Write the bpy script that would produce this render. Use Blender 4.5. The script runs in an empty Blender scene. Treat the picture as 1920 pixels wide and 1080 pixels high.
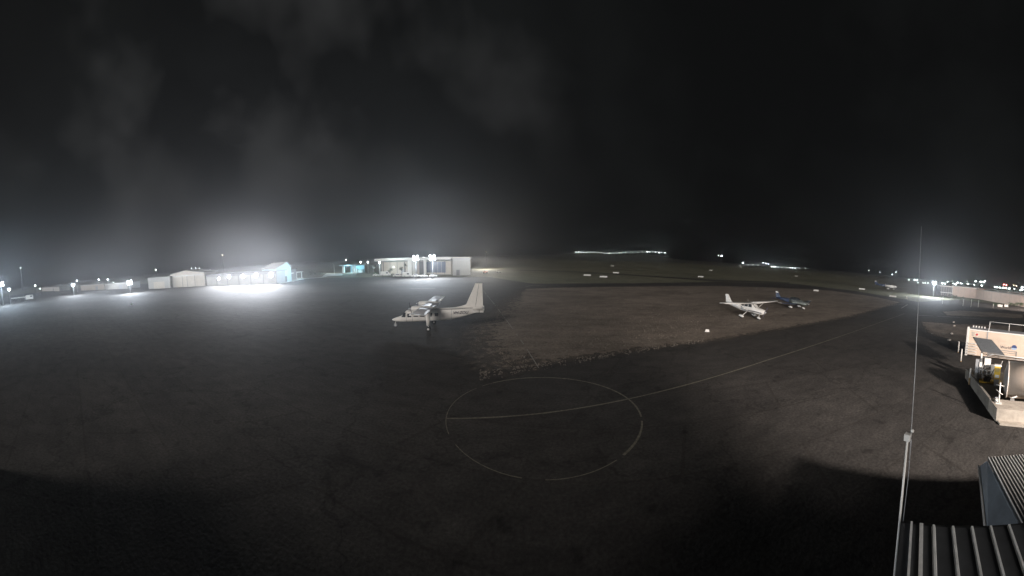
import bpy, math, random
from mathutils import Vector, Matrix
random.seed(7)
PI = math.pi
C = bpy.context.scene.collection
scene = bpy.context.scene

# ------------------------------------------------------------------ camera maths (survey of the photograph)
F = 1920 / PI; PITCH = math.radians(5.8); H = 8.5
def ray(x, y):
    th = (x - 960) / F; v = (540 - y) / F
    d = (math.sin(th), math.cos(th), v); c, s = math.cos(PITCH), math.sin(PITCH)
    return Vector((d[0], d[1] * c + d[2] * s, -d[1] * s + d[2] * c))
def P(x, y, z=0.0):                    # surveyed point at height z
    r = ray(x, y); t = (z - H) / r.z
    return Vector((r.x * t, r.y * t, z))
def PD(x, y, dist):                    # surveyed point at a horizontal distance
    r = ray(x, y); t = dist / math.hypot(r.x, r.y)
    return Vector((r.x * t, r.y * t, H + r.z * t))

# ------------------------------------------------------------------ materials
MATS = {}
def mat(name, col, rough=0.6, metal=0.0, var=0.15, scale=3.0, emit=None, estr=0.0, bump=0.0, sample=True, col2=None, spec=0.5):
    if name in MATS: return MATS[name]
    m = bpy.data.materials.new(name); m.use_nodes = True
    nt = m.node_tree; b = nt.nodes['Principled BSDF']
    b.inputs['Roughness'].default_value = rough; b.inputs['Metallic'].default_value = metal
    b.inputs['Specular IOR Level'].default_value = spec
    if emit:
        b.inputs['Base Color'].default_value = (*col, 1)
        b.inputs['Emission Color'].default_value = (*emit, 1); b.inputs['Emission Strength'].default_value = estr
        if not sample: m.cycles.emission_sampling = 'NONE'
    else:
        tc = nt.nodes.new('ShaderNodeTexCoord'); n = nt.nodes.new('ShaderNodeTexNoise')
        n.inputs['Scale'].default_value = scale; n.inputs['Detail'].default_value = 6; n.inputs['Roughness'].default_value = 0.65
        nt.links.new(tc.outputs['Object'], n.inputs['Vector'])
        r = nt.nodes.new('ShaderNodeValToRGB')
        c2 = col2 or tuple(min(1, c * (1 + var)) for c in col)
        r.color_ramp.elements[0].position = 0.32; r.color_ramp.elements[1].position = 0.68
        r.color_ramp.elements[0].color = (*[c * (1 - var) for c in col], 1); r.color_ramp.elements[1].color = (*c2, 1)
        nt.links.new(n.outputs['Fac'], r.inputs['Fac']); nt.links.new(r.outputs['Color'], b.inputs['Base Color'])
        if bump:
            bp = nt.nodes.new('ShaderNodeBump'); bp.inputs['Strength'].default_value = bump; bp.inputs['Distance'].default_value = 0.05
            nt.links.new(n.outputs['Fac'], bp.inputs['Height']); nt.links.new(bp.outputs['Normal'], b.inputs['Normal'])
    MATS[name] = m
    return m
def ground_mat(name, stops, s1=0.05, s2=0.9, s3=14.0, rough=0.95, stretch=(1, 1, 1), bump=0.6, speck=0.5, cracks=False, fade=False):
    m = bpy.data.materials.new(name); m.use_nodes = True; nt = m.node_tree; N = nt.nodes; L = nt.links
    b = N['Principled BSDF']; b.inputs['Roughness'].default_value = rough; b.inputs['Specular IOR Level'].default_value = 0.15
    tc = N.new('ShaderNodeTexCoord'); mp = N.new('ShaderNodeMapping'); mp.inputs['Scale'].default_value = stretch
    mp.inputs['Rotation'].default_value = (0, 0, 0.35)
    L.new(tc.outputs['Object'], mp.inputs['Vector'])
    def noise(s, d=5, v=None):
        n = N.new('ShaderNodeTexNoise'); n.inputs['Scale'].default_value = s; n.inputs['Detail'].default_value = d
        n.inputs['Roughness'].default_value = 0.65; L.new((v or mp.outputs['Vector']), n.inputs['Vector']); return n
    a, c, d = noise(s1), noise(s2), noise(s3, 3, tc.outputs['Object'])
    mx = N.new('ShaderNodeMath'); mx.operation = 'MULTIPLY_ADD'; mx.inputs[1].default_value = 0.45
    L.new(c.outputs['Fac'], mx.inputs[0]); 
    sc = N.new('ShaderNodeMath'); sc.operation = 'MULTIPLY'; sc.inputs[1].default_value = 0.55
    L.new(a.outputs['Fac'], sc.inputs[0]); L.new(sc.outputs[0], mx.inputs[2])
    r = N.new('ShaderNodeValToRGB'); L.new(mx.outputs[0], r.inputs['Fac'])
    while len(r.color_ramp.elements) < len(stops): r.color_ramp.elements.new(0.5)
    for e, (p, col) in zip(r.color_ramp.elements, stops): e.position = p; e.color = (*col, 1)
    # fine grains
    mr = N.new('ShaderNodeMapRange'); mr.inputs['From Min'].default_value = 0.3; mr.inputs['From Max'].default_value = 0.7
    mr.inputs['To Min'].default_value = 1 - speck; mr.inputs['To Max'].default_value = 1 + speck
    L.new(d.outputs['Fac'], mr.inputs['Value'])
    vm = N.new('ShaderNodeVectorMath'); vm.operation = 'SCALE'
    L.new(r.outputs['Color'], vm.inputs[0]); L.new(mr.outputs[0], vm.inputs['Scale']); L.new(vm.outputs[0], b.inputs['Base Color'])
    if cracks:
        # crack sealing, joints and old stains
        wn = noise(.35, 4, tc.outputs['Object']); wv = N.new('ShaderNodeVectorMath'); wv.operation = 'MULTIPLY_ADD'; wv.inputs[1].default_value = (6, 6, 0)
        L.new(wn.outputs['Color'], wv.inputs[0]); L.new(tc.outputs['Object'], wv.inputs[2])
        vo = N.new('ShaderNodeTexVoronoi'); vo.feature = 'DISTANCE_TO_EDGE'; vo.inputs['Scale'].default_value = .11; L.new(wv.outputs[0], vo.inputs['Vector'])
        m1 = N.new('ShaderNodeMapRange'); m1.inputs['From Min'].default_value = .004; m1.inputs['From Max'].default_value = .016; m1.inputs['To Min'].default_value = .72; L.new(vo.outputs['Distance'], m1.inputs['Value'])
        br = N.new('ShaderNodeTexBrick'); br.inputs['Scale'].default_value = .04; br.inputs['Mortar Size'].default_value = .004; br.inputs['Color1'].default_value = (1, 1, 1, 1); br.inputs['Color2'].default_value = (.9, .9, .91, 1); br.inputs['Mortar'].default_value = (.8, .79, .78, 1); L.new(mp.outputs['Vector'], br.inputs['Vector'])
        st = noise(.9, 2, tc.outputs['Object']); m2 = N.new('ShaderNodeMapRange'); m2.inputs['From Min'].default_value = .27; m2.inputs['From Max'].default_value = .38; m2.inputs['To Min'].default_value = .6; L.new(st.outputs['Fac'], m2.inputs['Value'])
        mm = N.new('ShaderNodeMath'); mm.operation = 'MULTIPLY'; L.new(m1.outputs[0], mm.inputs[0]); L.new(m2.outputs[0], mm.inputs[1])
        s1_ = N.new('ShaderNodeVectorMath'); s1_.operation = 'SCALE'; L.new(vm.outputs[0], s1_.inputs[0]); L.new(mm.outputs[0], s1_.inputs['Scale'])
        s2_ = N.new('ShaderNodeVectorMath'); s2_.operation = 'MULTIPLY'; L.new(s1_.outputs[0], s2_.inputs[0]); L.new(br.outputs['Color'], s2_.inputs[1]); L.new(s2_.outputs[0], b.inputs['Base Color'])
    if fade:
        at = N.new('ShaderNodeAttribute'); at.attribute_name = 'cover'; fn = noise(1.3, 6, tc.outputs['Object'])
        ma = N.new('ShaderNodeMath'); ma.operation = 'MULTIPLY_ADD'; ma.inputs[1].default_value = 2.6; L.new(fn.outputs['Fac'], ma.inputs[0]); ma.inputs[2].default_value = -1.8
        mb_ = N.new('ShaderNodeMath'); mb_.operation = 'MULTIPLY_ADD'; mb_.inputs[1].default_value = 1.7; L.new(at.outputs['Fac'], mb_.inputs[0]); L.new(ma.outputs[0], mb_.inputs[2]); mb_.use_clamp = True; L.new(mb_.outputs[0], b.inputs['Alpha'])
    bp = N.new('ShaderNodeBump'); bp.inputs['Strength'].default_value = bump; bp.inputs['Distance'].default_value = 0.06
    L.new(d.outputs['Fac'], bp.inputs['Height']); L.new(bp.outputs['Normal'], b.inputs['Normal'])
    MATS[name] = m
    return m
def glow_mat(name, col, s, sample=False): return mat(name, (0.8, 0.8, 0.8), emit=col, estr=s, sample=sample)

WHITE = mat('white_paint', (0.72, 0.70, 0.66), 0.35, var=0.06, scale=1.5)
CREAM = mat('cream_paint', (0.74, 0.715, 0.67), 0.45, var=0.07, scale=0.8)
GREYP = mat('grey_paint', (0.30, 0.31, 0.33), 0.5)
SILVER = mat('bare_metal', (0.55, 0.55, 0.56), 0.3, metal=0.9)
GALV = mat('galvanised_steel', (0.42, 0.43, 0.44), 0.45, metal=0.5)
BLACK = mat('black_rubber', (0.02, 0.02, 0.02), 0.8)
GLASS = mat('dark_glass', (0.03, 0.035, 0.04), 0.12, var=0.02)
NAVY = mat('navy_paint', (0.03, 0.045, 0.09), 0.3)
SAGE = mat('pale_green_paint', (0.45, 0.50, 0.44), 0.35)
REDP = mat('red_paint', (0.45, 0.05, 0.04), 0.5)
DKLINE = mat('dark_stripe_paint', (0.06, 0.05, 0.07), 0.4)
YEL = mat('yellow_paint', (0.72, 0.48, 0.06), 0.5, var=0.06)
ORG = mat('orange_paint', (0.65, 0.16, 0.05), 0.5, var=0.06)
CONC = mat('weathered_concrete', (0.36, 0.32, 0.27), 0.9, var=0.22, scale=2.0, bump=0.3)
TANKP = mat('beige_tank_paint', (0.62, 0.50, 0.40), 0.5, var=0.06, scale=0.7)
ENDGREY = mat('grey_tank_end', (0.30, 0.29, 0.28), 0.5)
WALLB = mat('beige_cladding', (0.46, 0.41, 0.35), 0.8, var=0.08, scale=0.5)
WALLP = mat('pink_beige_cladding', (0.55, 0.43, 0.36), 0.8, var=0.08, scale=0.5)
WALLG = mat('grey_cladding', (0.34, 0.33, 0.31), 0.8, var=0.1, scale=0.4)
DARKW = mat('dark_cladding', (0.10, 0.10, 0.10), 0.8)
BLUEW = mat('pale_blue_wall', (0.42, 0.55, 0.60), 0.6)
ROOFM = mat('dark_roof_sheet', (0.04, 0.042, 0.045), 0.7, metal=0.0, var=0.2, scale=4)  # dark tone holds the shade lying between the roof ribs
LINEP = mat('worn_line_paint', (0.15, 0.14, 0.105), 0.8, var=0.4, scale=6)
LINEW = mat('worn_white_line', (0.24, 0.23, 0.21), 0.8, var=0.4, scale=6)
BARK = mat('bark', (0.12, 0.09, 0.06), 0.9)
LEAF = mat('leaf_green', (0.05, 0.09, 0.035), 0.7, var=0.5, scale=5)
LEAFD = mat('leaf_dark', (0.04, 0.055, 0.03), 0.7, var=0.5, scale=5)
PANEL = mat('solar_cells', (0.13, 0.14, 0.15), 0.35, var=0.25, scale=5)
STONE = mat('pale_stone', (0.5, 0.45, 0.4), 0.9)

# ------------------------------------------------------------------ mesh builder
class MB:
    def __init__(s): s.v = []; s.f = []; s.sm = []
    def add(s, vs, fs, smooth=False):
        o = len(s.v); s.v += [tuple(v) for v in vs]
        for f in fs: s.f.append([i + o for i in f]); s.sm.append(smooth)
        return s
    def box(s, c, d, rz=0.0, top=1.0):
        cx, cy, cz = c; hx, hy, hz = d[0] / 2, d[1] / 2, d[2] / 2
        vs = []
        for z, k in ((-hz, 1.0), (hz, top)):
            for x, y in ((-hx, -hy), (hx, -hy), (hx, hy), (-hx, hy)):
                X, Y = x * k, y * k
                vs.append((cx + X * math.cos(rz) - Y * math.sin(rz), cy + X * math.sin(rz) + Y * math.cos(rz), cz + z))
        return s.add(vs, [(0, 3, 2, 1), (4, 5, 6, 7), (0, 1, 5, 4), (1, 2, 6, 5), (2, 3, 7, 6), (3, 0, 4, 7)])
    def tube(s, pts, r, n=8, cap=True):
        pts = [Vector(p) for p in pts]; rs = r if isinstance(r, (list, tuple)) else [r] * len(pts)
        vs = []
        for i, p in enumerate(pts):
            d = (pts[min(i + 1, len(pts) - 1)] - pts[max(i - 1, 0)]).normalized()
            a = d.cross(Vector((0, 0, 1)) if abs(d.z) < 0.95 else Vector((1, 0, 0))).normalized(); b = d.cross(a)
            for k in range(n):
                t = 2 * PI * k / n; vs.append(p + (a * math.cos(t) + b * math.sin(t)) * rs[i])
        fs = [(i * n + k, i * n + (k + 1) % n, (i + 1) * n + (k + 1) % n, (i + 1) * n + k) for i in range(len(pts) - 1) for k in range(n)]
        s.add(vs, fs, True)
        if cap:
            o = len(s.v) - len(vs)
            s.f.append([o + k for k in range(n)]); s.sm.append(False)
            s.f.append([o + (len(pts) - 1) * n + k for k in reversed(range(n))]); s.sm.append(False)
        return s
    def loft(s, rings, cap=True, smooth=True):
        n = len(rings[0]); vs = [v for r in rings for v in r]
        fs = [(i * n + k, i * n + (k + 1) % n, (i + 1) * n + (k + 1) % n, (i + 1) * n + k) for i in range(len(rings) - 1) for k in range(n)]
        o = len(s.v); s.add(vs, fs, smooth)
        if cap:
            s.f.append([o + k for k in reversed(range(n))]); s.sm.append(False)
            s.f.append([o + (len(rings) - 1) * n + k for k in range(n)]); s.sm.append(False)
        return s
    def prism(s, poly, a, b):          # poly: list of 2-tuples mapped by a(u,v) and b(u,v) to the two end faces
        n = len(poly); vs = [a(*p) for p in poly] + [b(*p) for p in poly]
        return s.add(vs, [tuple(range(n)), tuple(range(2 * n - 1, n - 1, -1))] + [(k, (k + 1) % n, n + (k + 1) % n, n + k) for k in range(n)])
    def disc(s, c, r, axis='y', t=0.05, n=20):
        d = {'x': Vector((1, 0, 0)), 'y': Vector((0, 1, 0)), 'z': Vector((0, 0, 1))}[axis] * t / 2
        return s.tube([Vector(c) - d, Vector(c) + d], r, n)
    def ball(s, c, r, n=10, m=6, sc=(1, 1, 1)):
        rings = []
        for i in range(1, m):
            ph = PI * i / m
            rings.append([(c[0] + r * sc[0] * math.sin(ph) * math.cos(2 * PI * k / n), c[1] + r * sc[1] * math.sin(ph) * math.sin(2 * PI * k / n), c[2] - r * sc[2] * math.cos(ph)) for k in range(n)])
        return s.loft(rings)
    def build(s, name, m, parent=None, xf=None):
        me = bpy.data.meshes.new(name); vs = s.v if xf is None else [tuple(xf @ Vector(v)) for v in s.v]
        me.from_pydata(vs, [], s.f); me.update()
        me.polygons.foreach_set('use_smooth', s.sm)
        import bmesh
        bm = bmesh.new(); bm.from_mesh(me); bmesh.ops.recalc_face_normals(bm, faces=bm.faces); bm.to_mesh(me); bm.free()
        if m: me.materials.append(m)
        o = bpy.data.objects.new(name, me); C.objects.link(o)
        if parent: o.parent = parent
        return o
def tag(o, label, cat, group=None):
    o['label'] = label; o['category'] = cat
    if group: o['group'] = group
    return o
def thing(name, label, cat, loc=(0, 0, 0), rz=0.0, group=None):
    o = bpy.data.objects.new(name, None); C.objects.link(o); o.empty_display_size = 0.3
    o.location = loc; o.rotation_euler = (0, 0, rz)
    return tag(o, label, cat, group)
def struct(o, kind='structure'): o['kind'] = kind; return o
def copy_tree(o, parent=None):
    c = o.copy(); C.objects.link(c); c.parent = parent
    for ch in o.children: copy_tree(ch, c)
    return c
def text_mesh(name, body, size, m, parent, M, shear=0.0, bold=0.0, align='CENTER'):
    cu = bpy.data.curves.new(name + '_curve', 'FONT'); cu.body = body; cu.size = size; cu.shear = shear; cu.offset = bold
    cu.align_x = align; cu.align_y = 'CENTER'; cu.extrude = 0.004
    t = bpy.data.objects.new(name + '_tmp', cu); C.objects.link(t)
    dg = bpy.context.evaluated_depsgraph_get(); me = bpy.data.meshes.new_from_object(t.evaluated_get(dg))
    bpy.data.objects.remove(t); me.transform(M); me.materials.clear(); me.materials.append(m)
    o = bpy.data.objects.new(name, me); C.objects.link(o); o.parent = parent
    return o
def lamp(parent, loc, power, col=(0.86, 0.93, 1.0), r=0.25, name='lamp_light', spot=None, aim=None):
    ld = bpy.data.lights.new(name, 'SPOT' if spot else 'POINT'); ld.energy = power; ld.color = col; ld.shadow_soft_size = r
    if spot: ld.spot_size = spot; ld.spot_blend = 0.6
    o = bpy.data.objects.new(name, ld); C.objects.link(o); o.location = loc
    if aim is not None: o.rotation_euler = (Vector(aim) - Vector(loc)).to_track_quat('-Z', 'Y').to_euler()
    if parent:
        o.parent = parent; o.location = Vector(loc)
    return o

# ------------------------------------------------------------------ ground, pavements, markings
def sheet(name, pts, z, m, sub=0):
    if sub:                            # a sheet of small cells whose cover thins out towards the outline
        x0_, x1_ = min(p[0] for p in pts) - 3, max(p[0] for p in pts) + 3; y0_, y1_ = min(p[1] for p in pts) - 3, max(p[1] for p in pts) + 3
        st = max(.9, (x1_ - x0_) / 150); nx_, ny_ = int((x1_ - x0_) / st) + 1, int((y1_ - y0_) / st) + 1; vs_, cv = [], []
        for b_ in range(ny_ + 1):
            for a_ in range(nx_ + 1):
                x, y = x0_ + a_ * st, y0_ + b_ * st; ins = False; dm = 1e9
                for (ax_, ay_), (bx_, by_) in zip(pts, pts[1:] + pts[:1]):
                    if (ay_ > y) != (by_ > y) and x < (bx_ - ax_) * (y - ay_) / (by_ - ay_) + ax_: ins = not ins
                    L2 = (bx_ - ax_) ** 2 + (by_ - ay_) ** 2; t_ = max(0, min(1, ((x - ax_) * (bx_ - ax_) + (y - ay_) * (by_ - ay_)) / L2)); dm = min(dm, math.hypot(x - ax_ - t_ * (bx_ - ax_), y - ay_ - t_ * (by_ - ay_)))
                wd_ = sub * (3.5 if x < 2 else 1.0); vs_.append((x, y, z)); cv.append(max(0, min(1, .5 + (dm if ins else -dm) / wd_ / 2)))
        fs = []
        for b_ in range(ny_):
            for a_ in range(nx_):
                q = (b_ * (nx_ + 1) + a_, b_ * (nx_ + 1) + a_ + 1, (b_ + 1) * (nx_ + 1) + a_ + 1, (b_ + 1) * (nx_ + 1) + a_)
                if max(cv[k_] for k_ in q) > .02: fs.append(q)
        used = sorted({k_ for f_ in fs for k_ in f_}); mp_ = {k_: i_ for i_, k_ in enumerate(used)}
        mb = MB(); mb.add([vs_[k_] for k_ in used], [tuple(mp_[k_] for k_ in f_) for f_ in fs])
        o = mb.build(name, m); at = o.data.attributes.new('cover', 'FLOAT', 'POINT'); at.data.foreach_set('value', [cv[k_] for k_ in used]); return struct(o)
    mb = MB(); mb.add([(p[0], p[1], z) for p in pts], [tuple(range(len(pts)))])
    return struct(mb.build(name, m))
asph = ground_mat('asphalt_apron', [(0.36, (0.033, 0.031, 0.029)), (0.46, (0.046, 0.043, 0.040)), (0.54, (0.058, 0.054, 0.050)), (0.68, (0.085, 0.078, 0.071))], 0.045, 0.6, 7.0, stretch=(1, 1.7, 1), speck=.35, bump=.25, cracks=True)
grassm = ground_mat('dry_grass', [(0.36, (0.10, 0.082, 0.068)), (0.46, (0.15, 0.125, 0.103)), (0.56, (0.20, 0.168, 0.138)), (0.68, (0.25, 0.21, 0.17))], 0.07, 0.35, 3.5, bump=.8, fade=True, speck=0.35, stretch=(1, 1.6, 1))
fieldm = ground_mat('greenish_field', [(0.36, (0.08, 0.08, 0.058)), (0.5, (0.135, 0.132, 0.092)), (0.66, (0.19, 0.18, 0.125))], 0.02, 0.2, 2.0, bump=1.0, speck=0.6)
n = 64
ring = [(0, 0)] + []
g = MB(); g.add([(6000 * math.cos(2 * PI * k / n), 6000 * math.sin(2 * PI * k / n), -0.02) for k in range(n)], [tuple(range(n))])
struct(g.build('ground', fieldm))
def G(*pp): return [tuple(P(x, y)[:2]) for x, y in pp]
# asphalt apron: all the near ground, out to the grass strips
sheet('apron', [(-330, 118), (-210, 122), (-150, 128), (-70, 132), (-10, 128)] + G((1000, 532), (1200, 531), (1340, 529), (1500, 533), (1640, 552), (1720, 566)) + [(150, 30), (150, -40), (-330, -40)], 0.0, asph)
# dry grass infield the light aircraft stand on
sheet('grass_infield', G((925, 585), (985, 541), (1040, 539), (1200, 537), (1340, 536), (1450, 539), (1560, 545), (1640, 556), (1692, 567), (1600, 593), (1500, 611), (1420, 625), (1320, 641), (1200, 655), (1080, 672), (960, 690), (915, 685), (885, 645), (895, 610)), 0.006, grassm, sub=1.3)
sheet('taxiway', G((960, 533.5), (1200, 531.5), (1340, 528.5), (1480, 531.5), (1600, 545), (1700, 562), (1692, 566), (1600, 549), (1480, 536), (1340, 533), (1200, 536), (960, 539)), 0.012, asph)
sheet('runway', G((860, 505.5), (960, 505.5), (1080, 509), (1200, 516), (1340, 524.5), (1480, 529), (1480, 531), (1340, 527.5), (1200, 517.6), (1080, 510.5), (960, 507), (860, 507)), 0.008, asph)
sheet('grass_verge', G((1725, 602), (1780, 607), (1860, 608), (1920, 612)) + [tuple(P(1920, 655)[:2]), tuple(P(1790, 640)[:2]), tuple(P(1740, 625)[:2])], 0.006, grassm, sub=.7)
sheet('grass_strip', G((1765, 584), (1800, 582), (1860, 585), (1920, 590), (1920, 597), (1850, 594), (1775, 592)), 0.006, grassm, sub=.8)

def line_strip(name, pts, w, m, z=0.018, broken=0.0, kind='structure'):
    pts = [Vector((p[0], p[1], 0)) for p in pts]; mb = MB()
    for a, b in zip(pts, pts[1:]):
        L = (b - a).length; k = max(1, int(L / 0.8)); d = (b - a) / k; nrm = Vector((-d.y, d.x, 0)).normalized()
        for i in range(k):
            if random.random() < broken: continue
            p, q = a + d * i, a + d * (i + 1); w1 = w / 2 * random.uniform(0.75, 1.1); w2 = w1
            mb.add([(p - nrm * w1).to_tuple()[:2] + (z,), (q - nrm * w2).to_tuple()[:2] + (z,), (q + nrm * w2).to_tuple()[:2] + (z,), (p + nrm * w1).to_tuple()[:2] + (z,)], [(0, 1, 2, 3)])
    return struct(mb.build(name, m), kind)
CC = P(1020, 776); R = 5.2
circ = [(CC.x + R * math.cos(2 * PI * k / 72), CC.y + R * math.sin(2 * PI * k / 72)) for k in range(73)]
line_strip('circle_marking', circ[:26] , 0.12, LINEP, broken=0.02)
line_strip('circle_marking', circ[25:62], 0.05, LINEP, broken=0.2)
line_strip('circle_marking', circ[61:], 0.12, LINEP, broken=0.02)
a0, a1 = P(835, 785), P(1440, 675)
dirv = (a1 - a0).normalized()
line_strip('taxi_line', [a0[:2], P(1020, 775)[:2], P(1180, 748)[:2], P(1440, 675)[:2], P(1560, 636)[:2], P(1696, 588)[:2]], 0.13, LINEP, broken=0.01)
line_strip('taxi_line', [P(x, y)[:2] for x, y in ((906, 545), (925, 568), (950, 601), (985, 650), (1010, 690))], 0.10, LINEW, broken=0.3)
line_strip('edge_line', [P(x, y)[:2] for x, y in ((1720, 591), (1780, 594), (1850, 599), (1920, 606))], 0.30, LINEW, broken=0.1)
line_strip('edge_line', [P(x, y)[:2] for x, y in ((1664, 573), (1684, 571), (1702, 571), (1690, 578))], 0.25, LINEW, broken=0.1)
line_strip('edge_line', [P(x, y)[:2] for x, y in ((1702, 577), (1718, 580))], 0.25, LINEW, broken=0.1)
line_strip('edge_line', [P(x, y)[:2] for x, y in ((1820, 585), (1850, 589), (1880, 595))], 0.25, LINEW, broken=0.1)
line_strip('edge_line', [P(x, y)[:2] for x, y in ((985, 537.5), (1000, 535), (1020, 536.5))], 0.25, LINEW)
line_strip('edge_line', [P(x, y)[:2] for x, y in ((770, 541), (792, 541), (816, 541))], 0.3, LINEW)
line_strip('edge_line', [P(x, y)[:2] for x, y in ((1000, 498), (1100, 500))], 0.3, LINEW, broken=.2)
# gravel thrown up along the pavement edge
gv = MB()
for _ in range(620):
    t = random.random() ** 1.3; x = 900 + t * 420; y = 700 - t * 62 + random.gauss(0, 2.2) + random.choice((0, 0, 9 * (1 - t)))
    if math.sin(x * 0.21) + math.sin(x * .057 + 1) < -0.9: continue
    p = P(x, y); s = random.uniform(0.02, 0.06)
    gv.box((p.x, p.y, 0.015), (s * 2.2, s, 0.03), random.uniform(-.3, .6), 0.7)
o = struct(gv.build('gravel', mat('pale_gravel', (0.14, 0.12, 0.10), 0.9)), 'stuff'); o['label'] = 'loose pale gravel scattered in a line along the grass edge'
# clumps of dry grass standing up out of the infield
tf = MB()
for _ in range(5200):
    x = random.uniform(930, 1680); y0 = 692 - (x - 930) * 0.165
    y = random.uniform(545, max(552, y0 - 3)); p = P(x, y)
    if x > 1560 and y < 556: continue
    h = random.uniform(0.03, 0.10); w = random.uniform(.02, .06); a = random.uniform(0, PI)
    dx, dy = math.cos(a) * w, math.sin(a) * w
    tf.add([(p.x - dx, p.y - dy, 0), (p.x + dx, p.y + dy, 0), (p.x + dx * .4, p.y + dy * .4, h)], [(0, 1, 2)])
o = struct(tf.build('dry_grass', mat('dry_tufts', (0.18, 0.15, 0.12), 0.95, var=0.4, scale=0.4)), 'stuff'); o['label'] = 'tufts of dry brown grass over the infield'
# hills under the far lights
hm = MB(); rows = []
for k in range(61):
    az = math.radians(-60 + k * 2.4); hh = 4 + 17 * math.exp(-((math.degrees(az) - 18) / 11) ** 2) + 2 * math.sin(k * 1.3)
    rows.append([(r * math.sin(az), r * math.cos(az), z) for r, z in ((740, -1), (860, hh * .8), (1050, hh), (1500, -1))])
hm.add([v for r in rows for v in r], [(i * 4 + j, (i + 1) * 4 + j, (i + 1) * 4 + j + 1, i * 4 + j + 1) for i in range(60) for j in range(3)], True)
struct(hm.build('hills', mat('dark_hill', (0.04, 0.04, 0.03), 1.0)))

# ------------------------------------------------------------------ aircraft
def sup(x, zc, hw, hh, n=20, e=2.6, tx=0.0):
    r = []
    for k in range(n):
        t = 2 * PI * (k + .5) / n; c, s = math.cos(t), math.sin(t)
        r.append((x + tx * s, hw * abs(c) ** (2 / e) * (1 if c > 0 else -1), zc + hh * abs(s) ** (2 / e) * (1 if s > 0 else -1)))
    return r
def foil(x, y, z, chord, thick, vertical=False):        # section, leading edge at x, trailing edge at x - chord
    pts = [(0, 0), (-.02, .45), (-.12, .9), (-.3, 1), (-.6, .65), (-1, .06), (-1, -.06), (-.6, -.3), (-.3, -.45), (-.1, -.42), (-.02, -.25)]
    if vertical: return [(x + px * chord, y + pz * thick * .6, z) for px, pz in pts]
    return [(x + px * chord, y, z + pz * thick * .6) for px, pz in pts]
def wheel(mb_r, mb_h, x, y, z, r, w):
    mb_r.disc((x, y, z), r, 'y', w, 18); mb_h.disc((x, y, z), r * .5, 'y', w + .02, 12)
def propeller(parent, x, y, z, rad, m=BLACK, ang=0.4, blades=2):
    h = MB(); h.loft([sup(x + dx, z, r, r, 12, 2) if False else [(x + dx, y + r * math.cos(2 * PI * k / 12), z + r * math.sin(2 * PI * k / 12)) for k in range(12)] for dx, r in ((-.05, .17), (.1, .15), (.22, .09), (.28, .02))])
    sp = h.build('spinner', SILVER, parent)
    for i in range(blades):
        a = ang + 2 * PI * i / blades; b = MB(); rings = []
        for rr, w in ((.1, .05), (.35, .09), (.7, .08), (1.0, .035)):
            cy, cz = y + rad * rr * math.cos(a), z + rad * rr * math.sin(a); ty, tz = -math.sin(a), math.cos(a)
            rings.append([(x + .05 + dx, cy + ty * s * w, cz + tz * s * w) for dx, s in ((.02, -1), (.035, 0), (-.02, 1), (-.035, 0))])
        b.loft(rings); b.build('propeller_blade', m, sp)

# twin engined high wing aircraft, built from the side outline seen in the photograph (plane at y = 37.2)
YC = 37.2
def side(px, py):
    r = ray(px, py); t = YC / r.y; return Vector((r.x * t, H + r.z * t))
isl = thing('twin_engine_aircraft', 'white high winged twin engine aircraft with tall fin and dark registration, parked alone', 'aircraft', (-9.4, YC, 0), PI + math.radians(4))
def L(px, py): v = side(px, py); return (-(v.x + 9.4), v.y)         # local x forward
prof = [(737.3, 597.5, 599, .05), (740, 595.8, 600.3, .18), (745, 594.2, 601.2, .32), (753, 591.5, 601.8, .46), (757.5, 588.5, 602, .52), (762.5, 582, 602, .56), (768, 580, 602, .59), (780, 579, 602, .60), (800, 578.5, 601.5, .60), (825, 578, 600.5, .60), (845, 577.2, 598.8, .57), (860, 576.5, 596, .5), (872, 576, 593, .42), (885, 575.6, 589, .30), (897, 575.5, 585, .18), (906, 575.8, 580.5, .06)]
fz = MB(); rings = []
for px, t, b, hw in prof:
    x, zt = L(px, t); _, zb = L(px, b); rings.append(sup(x, (zt + zb) / 2, hw, (zt - zb) / 2, 24, 3.2))
fz.loft(rings); fz.build('fuselage', CREAM, isl)
def hw_at(px):
    for (a, _, _, h1), (b, _, _, h2) in zip(prof, prof[1:]):
        if a <= px <= b: return h1 + (h2 - h1) * (px - a) / (b - a)
    return .6
def side_patch(name, pts, m, off=.012, both=True):
    for sgn in ((1, -1) if both else (1,)):
        mb = MB(); n_ = len(pts)
        v1 = []; v2 = []
        for px, py in pts:
            x, z = L(px, py); y = hw_at(px)
            v1.append((x, sgn * (y + off), z)); v2.append((x, sgn * (y - .06), z))
        mb.add(v1 + v2, [tuple(range(n_))] + [(k, (k + 1) % n_, n_ + (k + 1) % n_, n_ + k) for k in range(n_)])
        mb.build(name, m, isl)
side_patch('side_window', [(755.5, 592.3), (763.2, 592.8), (763.8, 584.3), (761.5, 584)], GLASS)
side_patch('side_window', [(766.5, 586), (773, 586), (774, 592.6), (767, 592.6)], GLASS)
side_patch('side_window', [(778, 585), (786, 585), (786, 592), (778, 592)], GLASS)
side_patch('side_window', [(790, 585), (798, 585), (798, 592), (790, 592)], GLASS)
side_patch('side_window', [(803, 584.6), (812.5, 584.6), (811, 591.6), (803, 591.6)], GLASS)
side_patch('side_window', [(816, 585.2), (823, 585), (822.5, 591), (817, 591)], GLASS)
side_patch('fuselage_stripe', [(768, 580.6), (800, 579.7), (860, 577.9), (886, 577.2), (886, 577.9), (860, 578.6), (800, 580.4), (768, 581.3)], DKLINE, off=-.015)
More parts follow.
